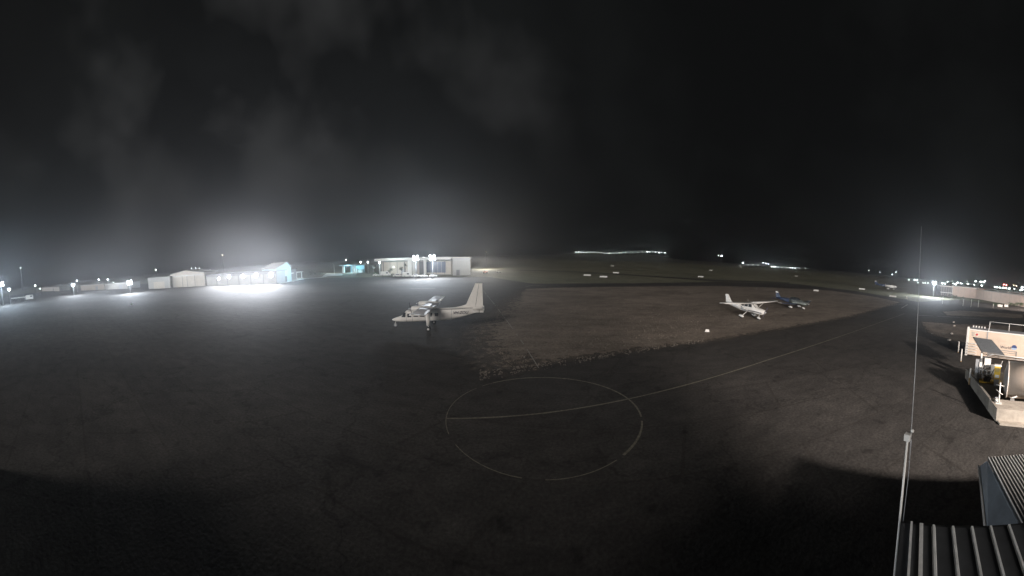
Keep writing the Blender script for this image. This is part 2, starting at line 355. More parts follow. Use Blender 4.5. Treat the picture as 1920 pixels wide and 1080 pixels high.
for pts_ in ([(826, 580.3), (826.5, 580.3), (826.5, 600.0), (826, 600.0)], [(847, 579), (847.5, 579), (847.5, 598), (847, 598)], [(765.2, 584), (765.6, 584), (765.6, 601), (765.2, 601)], [(775.8, 584), (776.2, 584), (776.2, 601), (775.8, 601)], [(745, 597.6), (826, 599.2), (826, 599.6), (745, 598.0)]):
    side_patch('panel_line', pts_, GREYP, off=.004)
# windscreen
ws = MB()
xa, za = L(754.5, 591); xb, zb = L(762.3, 582.2)
ws.add([(xa + .03, -.34, za + .02), (xa + .03, .34, za + .02), (xb + .05, .44, zb + .02), (xb + .05, -.44, zb + .02)], [(0, 1, 2, 3)]); ws.build('windscreen', GLASS, isl)
# registration letters on the side that faces the camera (and the far side)
x0, z0 = L(863.5, 585.8)
for sgn in (1, -1):
    rot = Matrix.Rotation(PI / 2, 4, 'X') if sgn < 0 else Matrix.Rotation(PI, 4, 'Z') @ Matrix.Rotation(PI / 2, 4, 'X')
    yy = sgn * (hw_at(863) + .03)
    text_mesh('registration', 'VH-ZOU', .46, DKLINE, isl, Matrix.Translation((x0, yy, z0)) @ Matrix.Rotation(sgn * 0.11, 4, 'Z') @ rot, shear=.25, bold=.008)
# fin and rudder
def vfin(name, poly, th, m, parent, y=0):
    mb = MB(); mb.prism(poly, lambda u, v: (u, y - th / 2, v), lambda u, v: (u, y + th / 2, v)); return mb.build(name, m, parent)
fp = [L(*p) for p in ((850, 577.3), (864, 574.5), (873.5, 571.5), (890.5, 533), (897, 532.7), (890.5, 577))]
vfin('fin', fp, .13, CREAM, isl)
vfin('rudder', [L(*p) for p in ((891.2, 577), (897.7, 532.7), (903.8, 533), (904.6, 553), (905.2, 576))], .09, CREAM, isl)
vfin('fin_cap', [L(*p) for p in ((890, 533), (890.6, 531.6), (904, 531.8), (904, 533))], .15, WHITE, isl)
# tailplane
tx, tz = L(887, 580)
for sgn in (1, -1):
    t = MB(); t.loft([foil(tx, sgn * .1, tz, .85, .14), foil(tx, sgn * 2.35, tz, .8, .10)]); tp = t.build('tailplane', WHITE, isl)
    t = MB(); t.loft([foil(tx - .88, sgn * .15, tz, .45, .05), foil(tx - .83, sgn * 2.35, tz, .42, .05)]); t.build('elevator', WHITE, tp)
# wing
wx, wz = L(794, 579); wz = 2.5
CH = 1.62
WSKIN = mat('wing_skin', (0.60, 0.60, 0.62), 0.28, metal=0.35, var=0.25, scale=1.4)
wm = MB(); wm.loft([foil(wx, y, wz + .15 + abs(y) * .012, CH, .24) for y in (-7.0, -3.5, 0, 3.5, 7.0)]); wg = wm.build('wing', WSKIN, isl)
lm = MB(); lm.tube([(wx - .02, -7.0, wz + .24), (wx - .02, 0, wz + .15), (wx - .02, 7.0, wz + .24)], .055, 8); lm.build('leading_edge_glint', WHITE, wg)  # white strip puts the glint along the wing front into colour
for sgn in (1, -1):
    tpz = wz + .15 + 7 * .012
    tm = MB(); tm.loft([foil(wx, sgn * 7.0, tpz, CH, .24), foil(wx - .15, sgn * 7.3, tpz + .03, CH * .92, .16), foil(wx - .4, sgn * 7.45, tpz + .06, CH * .7, .05)]); tm.build('wing_tip', WHITE, wg)
    am = MB(); am.box((wx - CH + .18, sgn * 5.3, wz + .245), (.34, 3.0, .035)); am.build('aileron', WHITE, wg)
    fm = MB(); fm.box((wx - CH + .22, sgn * 2.0, wz + .20), (.42, 3.2, .035)); fm.build('flap', GREYP, wg)
    nx, ny, nz = wx + .45, sgn * 1.95, wz + .05
    nm = MB(); nm.loft([sup(nx + .55, nz, .12, .12, 16, 2.2), sup(nx + .5, nz, .30, .27, 16, 2.4), sup(nx + .1, nz, .36, .32, 16, 2.6), sup(nx - .6, nz + .02, .36, .32, 16, 2.6), sup(nx - 1.5, nz + .1, .26, .2, 16, 2.4), sup(nx - 2.2, nz + .14, .05, .06, 16, 2.2)])
    nm.v = [(a, b + ny, c) for a, b, c in nm.v]
    nac = nm.build('engine_nacelle', WHITE, isl)
    propeller(nac, nx + .58, ny, nz, .95, DKLINE, .5 + sgn * .5, 2)
    im = MB(); im.box((nx + .3, ny + .2, nz - .18), (.3, .12, .12)); im.build('air_intake', BLACK, nac)
    # main gear
    gx, _ = L(809, 606)
    gm = MB(); rr = []
    for z, c, dx in ((nz - .1, .62, 0.0), (1.3, .5, .02), (.62, .40, .02)):
        rr.append([(gx + dx + c * u, ny + .085 * v, z) for u, v in ((.5, 0), (.35, 1), (0, 1.2), (-.5, .1), (-.5, -.1), (0, -1.2), (.35, -1))])
    gm.loft(rr); gl = gm.build('landing_gear_leg', CREAM, isl)
    gm = MB(); gm.tube([(gx, ny, .62), (gx, ny, .25)], .05); gm.build('oleo_strut', SILVER, gl)
    for dy in (-.16, .16):
        a, b = MB(), MB(); wheel(a, b, gx, ny + dy, .25, .25, .14); w_ = a.build('wheel', BLACK, gl); b.build('hub', WHITE, w_)
nxg, _ = L(743, 606)
gm = MB(); gm.tube([(nxg - .25, 0, 1.15), (nxg, 0, .45), (nxg, .11, .40), (nxg, .11, .2)], .045); ng = gm.build('nose_gear', WHITE, isl)
a, b = MB(), MB(); wheel(a, b, nxg, 0, .2, .2, .13); w_ = a.build('wheel', GREYP, ng); b.build('hub', WHITE, w_)
am = MB(); am.tube([(wx + .5, 0, 2.5), (wx + .45, 0, 3.1)], .02); am.build('antenna', WHITE, isl)

# single engined aircraft --------------------------------------------------
def single(name, label, loc, rz, high=True, body=WHITE, rear=None, cap=None, stripe=DKLINE, s=1.0, wingm=WHITE, capm=WHITE, twin=False):
    t = thing(name, label, 'aircraft', loc, rz)
    rear = rear or body
    # sections: x, zc, hw, hh
    S = [(4.25, 1.30, .18, .2), (4.1, 1.28, .36, .33), (3.6, 1.27, .47, .43), (3.0, 1.30, .52, .47), (2.75, 1.32, .54, .48)]
    if high: S2 = [(2.2, 1.56, .55, .66), (1.7, 1.62, .56, .72), (.4, 1.60, .55, .70), (-.4, 1.52, .50, .60)]
    else: S2 = [(2.2, 1.36, .56, .52), (.8, 1.36, .57, .53), (-.4, 1.38, .50, .48)]
    S3 = [(-.4, (S2[-1][1]), S2[-1][2], S2[-1][3]), (-1.6, 1.50, .36, .42), (-3.2, 1.58, .2, .26), (-4.3, 1.66, .07, .14)]
    a = MB(); a.loft([sup(*q, 18, 2.8) for q in S + S2]); fus = a.build('fuselage', body, t)
    a = MB(); a.loft([sup(*q, 18, 2.8) for q in S3]); a.build('tail_boom', rear, t)
    if high:
        wz = 2.30
        for sg in (1, -1):
            for (x1, x2, z1, z2, nm_) in ((2.05, 1.35, 1.75, 2.2, 'side_window'), (1.2, .5, 1.75, 2.15, 'side_window'), (.35, -.25, 1.72, 2.0, 'side_window')):
                a = MB(); a.box(((x1 + x2) / 2, sg * .55, (z1 + z2) / 2), (x1 - x2, .04, z2 - z1), 0, .85); a.build(nm_, GLASS, t)
        a = MB(); a.add([(2.72, -.42, 1.80), (2.72, .42, 1.80), (1.98, .42, 2.28), (1.98, -.42, 2.28)], [(0, 1, 2, 3)]); a.build('windscreen', GLASS, t)
    else:
        wz = .92
        a = MB(); a.loft([sup(q[0], q[1], q[2], q[3], 16, 2.4) for q in ((2.3, 1.75, .3, .05), (1.6, 1.85, .46, .38), (.6, 1.88, .47, .42), (-.3, 1.82, .4, .33), (-1.1, 1.7, .2, .12))]); cn = a.build('canopy', GLASS, t)
        a = MB(); 
        for x in (1.45, .55, -.25): a = MB(); a.tube([(x, -.47, 1.75), (x, -.3, 2.2), (x, 0, 2.32), (x, .3, 2.2), (x, .47, 1.75)], .03, 6); a.build('canopy_frame', body, cn)
    for sg in (1, -1):
        if high: secs = [foil(2.1, sg * .5, wz, 1.63, .2), foil(2.1, sg * 2.6, wz + .05, 1.63, .2), foil(1.95, sg * 5.4, wz + .14, 1.15, .12)]
        else: secs = [foil(1.9, sg * .45, wz, 1.75, .22), foil(1.75, sg * 2.2, wz + .12, 1.5, .2), foil(1.55, sg * 5.2, wz + .42, 1.05, .11)]
        a = MB(); a.loft(secs); w = a.build('wing', wingm, t)
        e = secs[-1][0]; a = MB(); a.loft([foil(e[0], sg * (5.4 if high else 5.2), e[2], 1.12, .13), foil(e[0] - .2, sg * (5.58 if high else 5.38), e[2] + .05, .8, .04)]); a.build('wing_tip', capm, w)
        if high:
            a = MB(); a.tube([(1.5, sg * .5, .98), (1.55, sg * 2.55, wz)], .045, 6); a.build('wing_strut', body, t)
        # gear
        if high:
            a = MB(); a.tube([(.95, sg * .4, .95), (.8, sg * 1.25, .35)], .05, 6); lg = a.build('landing_gear_leg', body, t); gx, gy = .8, 1.32
        else:
            a = MB(); a.tube([(.9, sg * 1.5, .95), (.9, sg * 1.5, .35)], .05, 6); lg = a.build('landing_gear_leg', body, t); gx, gy = .9, 1.5
        a, b = MB(), MB(); wheel(a, b, gx, sg * gy, .22, .22, .13); w_ = a.build('wheel', BLACK, lg); 
        a = MB(); a.loft([sup(gx + .5, .3, .03, .05, 10, 2), sup(gx + .35, .31, .12, .15, 10, 2), sup(gx, .34, .15, .19, 10, 2), sup(gx - .4, .36, .10, .12, 10, 2), sup(gx - .62, .38, .02, .03, 10, 2)])
        a.v = [(p, q + sg * gy, r_) for p, q, r_ in a.v]; a.build('wheel_fairing', capm, lg)
        if stripe:
            a = MB(); a.prism([(4.0, 1.22), (2.6, 1.30), (.5, 1.22), (.5, 1.14), (2.6, 1.20), (4.0, 1.12)], lambda u, v: (u, sg * (.30 if u > 3.5 else .5), v), lambda u, v: (u, sg * (.50 if u > 3.5 else .585), v)); a.build('fuselage_stripe', stripe, t)
        a = MB(); a.loft([foil(-3.35, sg * .08, 1.62, .85, .1), foil(-3.6, sg * 1.75, 1.62, .6, .07)]); tp = a.build('tailplane', rear, t)
        if twin:
            a = MB(); a.loft([sup(3.1, 1.15, .1, .1, 12, 2), sup(3.0, 1.15, .28, .28, 12, 2.2), sup(1.9, 1.12, .32, .3, 12, 2.2), sup(.2, 1.1, .06, .06, 12, 2)]); a.v = [(p, q + sg * 1.9, r_) for p, q, r_ in a.v]
            nc = a.build('engine_nacelle', body, t); propeller(nc, 3.12, sg * 1.9, 1.15, .9, DKLINE, .6, 2)
    a, b = MB(), MB(); wheel(a, b, 3.1, 0, .19, .19, .12)
    c = MB(); c.tube([(3.2, 0, .95), (3.1, 0, .3)], .04, 6); ng = c.build('nose_gear', body, t); a.build('wheel', BLACK, ng)
    c = MB(); c.loft([sup(3.5, .26, .03, .05, 10, 2), sup(3.35, .28, .10, .14, 10, 2), sup(3.05, .32, .13, .18, 10, 2), sup(2.7, .34, .03, .05, 10, 2)]); c.build('wheel_fairing', capm, ng)
    fin = [(-2.7, 1.8), (-3.2, 1.95), (-4.05, 2.95), (-4.32, 2.95), (-4.12, 1.66), (-3.2, 1.66)]
    f = vfin('fin', fin, .10, rear, t)
    vfin('rudder', [(-4.15, 1.66), (-4.35, 2.95), (-4.62, 2.95), (-4.55, 1.75)], .07, body if high else rear, t)
    vfin('fin_cap', [(-3.86, 2.72), (-4.05, 2.98), (-4.66, 3.0), (-4.64, 2.72)], .125, capm, t)
    if not twin: propeller(t, 4.27, 0, 1.3, .95, DKLINE if high else BLACK, 1.0 if high else .7)
    a = MB(); a.tube([(.6, .1, wz + .1 if high else 2.2), (.45, .1, 2.75 if high else 2.6)], .015, 5); a.build('antenna', body, t)
    t.scale = (s, s, s)
    return t
single('high_wing_aircraft', 'small white high winged propeller aircraft with wheel fairings on the dry grass', (33.9, 38.6, 0), math.radians(-88), s=1.04)
single('low_wing_aircraft', 'small dark blue low winged propeller aircraft with pale tail tip, behind the white one', (51.1, 43.6, 0), math.radians(-87), high=False, body=mat('dark_olive_paint', (.085, .095, .09), .3), rear=NAVY, stripe=SAGE, wingm=NAVY, s=.98)
c = P(1668, 543)
single('far_parked_aircraft', 'tan twin engine aircraft with dark tail parked far off near the bright hangar light', (c.x - 1, c.y + 2, 0), math.radians(-68), high=False, body=CREAM, rear=NAVY, wingm=CREAM, s=1.45, twin=True)

# ------------------------------------------------------------------ gable markers
def marker(px, py, wpx, label, proto=[None]):
    p = P(px, py); d = math.hypot(p.x, p.y); w = wpx / F * d
    t = thing('gable_marker', label, 'ground marker', (p.x, p.y, 0), -math.atan2(p.x, p.y) * 1.0 + random.uniform(-.15, .15), 'white gable markers on the airfield grass')
    h = .55; a = MB(); a.prism([(-.55, .0), (0, h), (.55, 0)], lambda u, v: (-w / 2, u, v + .03), lambda u, v: (w / 2, u, v + .03)); a.build('marker_body', WHITE, t)
    for s_ in (-1, 1):
        b = MB(); b.box((s_ * w * .38, 0, .02), (.08, 1.25, .04)); b.build('foot', GREYP, t)
names = {0: 'white gable marker, left one of the low pair on the far grass', 1: 'white gable marker, right one of the low pair on the far grass', 2: 'white gable marker set higher behind the low pair', 3: 'white gable marker straight below the lone bright far light',
 4: 'white gable marker left of the tan far aircraft', 5: 'widest white gable marker, in front of the tan far aircraft', 6: 'white gable marker beyond the dark blue aircraft', 7: 'faint small gable marker far beyond the low pair', 8: 'faint small gable marker near the dark horizon, right of the lone light', 9: 'faint gable marker on the horizon above the dark blue aircraft'}
for i, (x, y, w) in enumerate(((1101, 517, 13), (1131.5, 520, 14), (1155, 512.3, 11), (1313.5, 519.8, 10), (1616, 542.8, 11), (1674, 556.8, 13), (1530, 546, 9.5), (1148, 499.2, 6), (1333, 507.3, 6), (1493, 518.2, 6))): marker(x, y, w, names[i])
def small_box(name, px, py, sx, sy, sz, label, cat, m=WHITE):
    p = P(px, py); az = math.atan2(p.x, p.y)
    t = thing(name, label, cat, p, -az); a = MB(); a.box((0, 0, sz / 2 + .02), (sx, sy, sz), 0, .8); a.build('housing', m, t); a = MB(); a.box((0, 0, .02), (sx * 1.2, sy * 1.2, .04)); a.build('base_plate', GREYP, t)
small_box('light_box', 1326, 622, .5, .3, .28, 'small white box on the grass in front of the white propeller aircraft', 'light box')
small_box('light_box', 247, 572, .8, .4, .5, 'small white box alone on the apron below the left starburst lamp', 'light box')
p = P(1700, 560); t = thing('traffic_cone', 'small pale cone beside the widest gable marker', 'cone', p)
a = MB(); a.tube([(0, 0, .04), (0, 0, .9)], [.32, .06], 12); a.build('cone_body', WHITE, t); a = MB(); a.box((0, 0, .02), (.8, .8, .04)); a.build('base_plate', WHITE, t)
for i, (x, y) in enumerate(((1788, 605), (1789, 612), (1784.5, 627), (1780, 639))):
    p = P(x, y); a = MB(); a.ball((p.x, p.y, .13), .28, 9, 6, (1.2, .9, .55)); tag(a.build('stone', STONE), ['pale stone on the verge, highest of the four', 'pale stone on the verge just under the highest one', 'larger looking pale stone above the dark shadow left of the fuel tank', 'lowest pale stone at the edge of the dark shadow'][i], 'stone', 'pale stones on the verge')
# windsock
def windsock(px, py, d, label):
    g0 = PD(px, py, d); t = thing('windsock', label, 'windsock', (g0.x, g0.y, 0))
    a = MB(); a.tube([(0, 0, 0), (0, 0, g0.z + 1.5)], .08, 6); a.build('pole', GALV, t)
    r = Vector((g0.y, -g0.x, 0)).normalized(); z = g0.z + 1.4
    a = MB(); a.tube([(0, 0, z), tuple(r * 1.2 + Vector((0, 0, z - 1.6))), tuple(r * 2.0 + Vector((0, 0, z - 3.2)))], [.5, .4, .25], 10); a.build('sock', WHITE, t)
windsock(1387, 500, 330, 'limp white windsock on the dark field, right of the lone far light')

# ------------------------------------------------------------------ lamps
COLD = (0.84, 0.92, 1.0)
LENS = glow_mat('floodlight_lens', COLD, 900.0)
LENS2 = glow_mat('small_lamp_lens', COLD, 40.0)
def flood(px, py, d, power, label, cat='floodlight', group=None, heads=1, mast=True, size=.7, col=COLD, aim_down=False, halo=True):
    q = PD(px, py, d); az = math.atan2(q.x, q.y)
    t = thing('floodlight_mast', label, cat, (q.x, q.y, 0), -az, group)
    z = q.z
    a = MB(); a.tube([(0, .25, 0), (0, .25, z)], [.11, .07], 8); a.build('pole', GALV, t)
    a = MB(); a.box((0, .2, z - .35), (size * 1.1 * heads, .1, .1)); a.build('crossarm', GALV, t)
    ph = px * .7
    spots = [(0, 0)] if size < 1 else [(-.33, .22), (.33, .24), (0, -.26)] if size < 2.5 else [(-.34, .26), (.30, .30), (-.3, -.28), (.36, -.22), (0, .02)]
    for k in range(heads):
        for (ux, uz) in spots:
            x = (k - (heads - 1) / 2) * size * 1.15 + ux * size * .8; zz = z + uz * size * .8; rr = min(.5 * size, .42 if size < 4 else 1)
            b = MB(); b.tube([(x, .3, zz), (x, .1, zz), (x, -.12, zz)], [rr * .5, rr * .95, rr], 14); hd = b.build('lamp_head', GREYP, t)
            b = MB(); b.tube([(x, -.13, zz), (x, -.2, zz), (x, -.24, zz)], [rr * .95, rr * .8, rr * .3], 14); b.build('lens', LENS, hd)
    if power > 3500 and d < 400: lamp(t, (0, -.8, z), power, col, .3)
    return t
K = 2.6
flood(2, 533, 150, 20000 * K, 'bright blue-white floodlight cut by the left edge of the picture', heads=1, size=3.4, col=(.7, .86, 1))
flood(17, 543, 165, 700 * K, 'smaller floodlight just right of the brightest lamp at the left edge', size=1.6)
flood(137, 535, 185, 14000 * K, 'lone floodlight in front of the pale low shed, second burst from the left', heads=1, size=2.2)
flood(144, 526, 230, 700 * K, 'small lamp just above and right of the second burst from the left', size=.8)
flood(243, 530, 150, 16000 * K, 'tall floodlight between the low sheds and the gabled hangar', heads=1, size=2.9)
flood(185, 524, 215, 1600 * K, 'left one of two small lamps beyond the pale sheds', size=.8)
flood(202, 524, 215, 1600 * K, 'right one of two small lamps beyond the pale sheds', size=.8)
flood(779.5, 484, 120, 11000 * K, 'left one of the twin high floodlights in front of the terminal', heads=1, size=2.6)
flood(810.5, 483, 120, 13500 * K, 'right one of the twin high floodlights in front of the terminal', heads=1, size=2.9)
flood(1752, 531, 150, 13000 * K, 'blue-white floodlight at the corner of the long pink beige hangar', heads=1, size=2.3)
flood(1353, 480, 480, 20000 * K, 'lone bright lamp on a far mast over the dark field', heads=1, size=3.6)
for i, (x, y) in enumerate(((1431, 492.8), (1436.5, 494.3), (1441, 495.4))):
    flood(x, y, 500, 3000 * K, ['left lamp of the far trio beyond the windsock', 'middle lamp of the far trio beyond the windsock', 'right lamp of the far trio beyond the windsock'][i], heads=1, size=(1.5, 2.2, 1.8)[i])
# curved street lamps and lantern posts by the terminal
def street_lamp(px, py, pb, label, power=600, curved=False, col=(.75, .95, 1.0)):
    b = P(px, pb); d = math.hypot(b.x, b.y); q = PD(px, py, d); az = math.atan2(b.x, b.y)
    t = thing('street_lamp', label, 'street lamp', (b.x, b.y, 0), -az, 'lamp posts beside the terminal'); z = q.z
    if curved:
        a = MB(); a.tube([(0, 0, 0), (0, 0, z - .8), (-.2, 0, z - .25), (-.8, 0, z), (-1.7, 0, z + .05)], [.14, .12, .1, .09, .07], 8); a.build('pole', WHITE, t)
        a = MB(); a.ball((-1.9, 0, z), .25, 10, 6, (1.5, .7, .4)); a.build('lamp_head', WHITE, t); 
    else:
        a = MB(); a.tube([(0, 0, 0), (0, 0, z - .3)], [.16, .11], 8); a.build('pole', WHITE, t)
        a = MB(); a.tube([(0, 0, z + .32), (0, 0, z + .5)], [.75, .15], 14); a.build('lamp_cap', WHITE, t)
        a = MB(); a.ball((0, 0, z), .42, 12, 8); a.build('lantern', LENS2, t); 
        if power > 2000: lamp(t, (0, -.9, z), power * 1.6, col, .2)
street_lamp(627, 494, 514, 'unlit street lamp with a curved arm, standing over the bright kerb', curved=True)
street_lamp(677, 491.5, 511, 'leftmost of three lit lantern posts beside the cyan portico', 1500)
street_lamp(690.5, 491.5, 512, 'middle one of three lit lantern posts, between the signboard and the terminal', 1500)
street_lamp(712.5, 492, 516, 'rightmost of three lit lantern posts, at the left end of the terminal', 2200)

# ------------------------------------------------------------------ buildings
def building(name, label, a, b, z, depth, wall, roofm=WALLG, gable=None, fascia=None, cat='building'):
    """front wall from ground point a to ground point b, height z, extending away from the camera; local x runs along the front"""
    a, b = Vector((a[0], a[1], 0)), Vector((b[0], b[1], 0)); d = b - a; Lx = d.length; rz = math.atan2(d.y, d.x)
    t = thing(name, label, cat, a, rz)
    t['len'] = Lx
    w = MB()
    if gable is None: w.box((Lx / 2, depth / 2, z / 2), (Lx, depth, z))
    else:
        gx, gz = gable; w.prism([(0, 0), (Lx, 0), (Lx, z), (gx * Lx, gz), (0, z)], lambda u, v: (u, 0, v), lambda u, v: (u, depth, v))
    w.build('wall', wall, t)
    r = MB()
    if gable is None: r.box((Lx / 2, depth / 2, z + .13), (Lx + .8, depth + .8, .26))
    else:
        for p0, p1 in (((-.4, z - .1), (gx * Lx, gz)), ((gx * Lx, gz), (Lx + .4, z - .1))):
            r.prism([(p0[0], p0[1] + .02), (p1[0], p1[1] + .02), (p1[0], p1[1] + .2), (p0[0], p0[1] + .2)], lambda u, v: (u, -.4, v), lambda u, v: (u, depth + .4, v))
    r.build('roof', roofm, t)
    return t, Lx
def part(t, name, m, c, d, top=1.0):
    a = MB(); a.box(c, d, 0, top); return a.build(name, m, t)
def zat(px, py, dist): return PD(px, py, dist).z
# terminal -----------------------------------------------------------------
A, B = P(716, 513.5), P(846, 514.5)
dT = math.hypot(A.x, A.y)
tm, Lx = building('terminal_building', 'long flat roofed terminal with beige panel walls behind the twin floodlights', A, B, 6.1, 22, WALLB)
part(tm, 'fascia', WHITE, (Lx / 2 - 1.2, -1.7, 7.35), (Lx + 4, .3, 1.2))
part(tm, 'soffit', WALLG, (Lx / 2 - 1.2, 4, 6.75), (Lx + 4, 11.5, .25))
for i in range(9):
    if i in (5, 6): continue
    part(tm, 'panel_joint', DARKW, (1.2 + i * Lx / 9, -.02, 3.0), (.22 if i % 3 else .5, .05, 6.0))
part(tm, 'recess_shade', DARKW, (Lx * .62, -.03, 3.0), (3.4, .07, 6.0))  # flat dark panel, the shade of a wall gap is in its colour
part(tm, 'glazing', mat('tinted_glazing', (.05, .07, .12), .15, var=.05), (Lx * .80, -.04, 3.3), (Lx * .27, .08, 5.0))
for i in range(6): part(tm, 'mullion', WALLG, (Lx * .68 + i * Lx * .05, -.1, 3.3), (.15, .06, 5.0))
for fx in (.475, .53, .685): part(tm, 'column', WHITE, (Lx * fx, -1.6, 3.35), (2.3 if fx == .475 else 1.3, .6, 6.7))
part(tm, 'wall_light', LENS2, (Lx * .2, -.15, 3.4), (.35, .2, .25))
part(tm, 'door', GREYP, (Lx * .33, -.05, 1.2), (1.8, .08, 2.4))
A2, B2 = P(849, 516.5), P(882, 516)
tb, L2 = building('annex_building', 'plain grey block at the right end of the terminal, one lit corner', A2, B2, 7.2, 18, WALLG)
part(tb, 'door', DARKW, (L2 * .3, -.03, 1.2), (1.4, .06, 2.4)); part(tb, 'parapet', WALLB, (L2 / 2, 0.2, 7.6), (L2 + .9, .5, .35))
# low wing shed between lanterns and terminal
A3, B3 = P(667, 512), P(684, 512)
ts, L3 = building('signboard', 'white low signboard wall standing left of the middle lantern post', P(668, 512.5), P(680, 512.8), 2.0, .35, WHITE, cat='sign')
for k in (0.1, .9): part(ts, 'post', GALV, (L3 * k, -.1, 1.1), (.12, .1, 2.2))
# cyan portico
CY = (0.35, 0.75, 0.9)
A4, B4 = P(642, 514), P(668, 514)
tp_, L4 = building('entrance_portico', 'glowing cyan lit entrance portico with white columns, left of the lantern posts', A4, B4, .3, 7, CONC, roofm=CONC)
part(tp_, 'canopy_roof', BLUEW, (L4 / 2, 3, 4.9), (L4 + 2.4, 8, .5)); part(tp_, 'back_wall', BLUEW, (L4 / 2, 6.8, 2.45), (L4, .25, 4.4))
for fx in (.03, .12, .78, .92): part(tp_, 'column', WHITE, (L4 * fx, .3, 2.45), (.7, .5, 4.4))
part(tp_, 'shelf_unit', WHITE, (L4 * .42, 5.9, 1.7), (3.2, .7, 2.2)); part(tp_, 'door', DARKW, (L4 * .2, 6.6, 1.5), (1.4, .1, 2.3))
part(tp_, 'lit_panel', glow_mat('cyan_tube', (.5, .9, 1), 6.0), (L4 / 2, 2.4, 4.58), (L4 * .5, .25, .08))
lamp(tp_, (L4 * .5, 1.5, 4.0), 2600, CY, .5); lamp(tp_, (L4 * .5, -1.5, 5.3), 900, CY, .3)
# blue lit terminal kiosk left
A5, B5 = P(519, 531), P(547, 527.5)
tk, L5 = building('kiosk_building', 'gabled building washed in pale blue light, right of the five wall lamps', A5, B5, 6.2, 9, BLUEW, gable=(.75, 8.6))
part(tk, 'lit_arch_panel', glow_mat('arch_panel_glow', (.55, .85, 1.0), 1.2), (L5 * .2, -.06, 2.9), (2.2, .12, 4.6)); part(tk, 'door', DARKW, (L5 * .6, -.04, 1.3), (1.6, .08, 2.6))
lamp(tk, (L5 * .5, -5, 5.0), 2600, (.5, .8, 1.0), .3)
A6, B6 = P(546, 527), P(568, 522.5)
tc_, L6 = building('walkway_canopy', 'flat blue lit walkway canopy beside the pale blue gabled building', A6, B6, .2, 4, CONC, roofm=CONC)
part(tc_, 'canopy_roof', WHITE, (L6 / 2, 2, 3.5), (L6 + 1, 4.4, .35))
for fx in (.05, .5, .95): part(tc_, 'column', WHITE, (L6 * fx, .3, 1.8), (.35, .35, 3.2))
for k in range(4): part(tc_, 'warm_window', glow_mat('warm_window_glow', (1.0, .62, .3), 5.0), (L6 * (.12 + .13 * k), 4.6, 5.0), (.5, .12, 1.5))
part(tc_, 'upper_wall', WALLG, (L6 * .4, 5.4, 3.4), (L6 * .8, 1.4, 6.4))
lamp(tc_, (L6 * .6, 0.2, 3.1), 1500, (.45, .8, 1.0), .3)
# kerb strip lit white
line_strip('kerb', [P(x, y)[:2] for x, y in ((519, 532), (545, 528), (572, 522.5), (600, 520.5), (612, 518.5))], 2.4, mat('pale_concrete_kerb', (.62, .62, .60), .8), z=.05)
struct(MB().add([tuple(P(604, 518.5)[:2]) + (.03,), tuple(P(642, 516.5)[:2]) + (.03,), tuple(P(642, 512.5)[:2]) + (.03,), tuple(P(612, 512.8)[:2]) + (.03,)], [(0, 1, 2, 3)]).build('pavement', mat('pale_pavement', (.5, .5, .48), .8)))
lamp(None, (P(624, 512).x, P(624, 512).y, 6.0), 5000, (.8, .95, 1), .3, name='forecourt_light')
# long hangar with five wall floodlights
A7, B7 = P(388, 536.5), P(519, 532)
th, L7 = building('long_hangar', 'long low hangar with five floodlights along its front', A7, B7, 5.2, 20, mat('dull_grey_cladding', (.2, .2, .2), .8), roofm=DARKW)
for k in range(6): part(th, 'sliding_door', WALLG, (L7 * (k + .5) / 6, -.05, 2.1), (L7 / 6 - .5, .1, 4.2))
dvec = (B7 - A7).normalized(); nrm = Vector((-dvec.y, dvec.x, 0))
for i, (x, y, e) in enumerate(((410.5, 522.5, 1.0), (430, 519, 1.4), (455.5, 518, 1.8), (480.5, 516.5, 2.2), (508.5, 515.5, 2.4))):
    # on the front wall: ray / vertical plane
    r = ray(x, y); n2 = nrm; t_ = (A7 - n2 * .5).dot(n2) / Vector((r.x, r.y, 0)).dot(n2); q = Vector((r.x * t_, r.y * t_, H + r.z * t_))
    fl = thing('wall_floodlight', ['leftmost wall floodlight of the row on the long hangar', 'second wall floodlight from the left on the long hangar', 'middle wall floodlight of five on the long hangar', 'fourth wall floodlight from the left on the long hangar', 'rightmost wall floodlight on the long hangar, next to the blue kiosk'][i], 'floodlight', q, math.atan2(dvec.y, dvec.x), 'floodlights along the long hangar front')
    part(fl, 'bracket', GALV, (0, .3, 0), (.12, .5, .12)); rr = .75 + .1 * i
    a = MB(); a.tube([(0, .15, 0), (0, -.12, 0)], [rr * .6, rr], 18); hd = a.build('lamp_head', GREYP, fl); a = MB(); a.tube([(0, -.13, 0), (0, -.25, 0)], [rr * .95, rr * .6], 18); a.build('lens', LENS, hd)
    lamp(fl, (0, -.8, 0), 8500 * e * K, (.92, .95, 1.0), .3, spot=2.6, aim=(0, -20, -1))
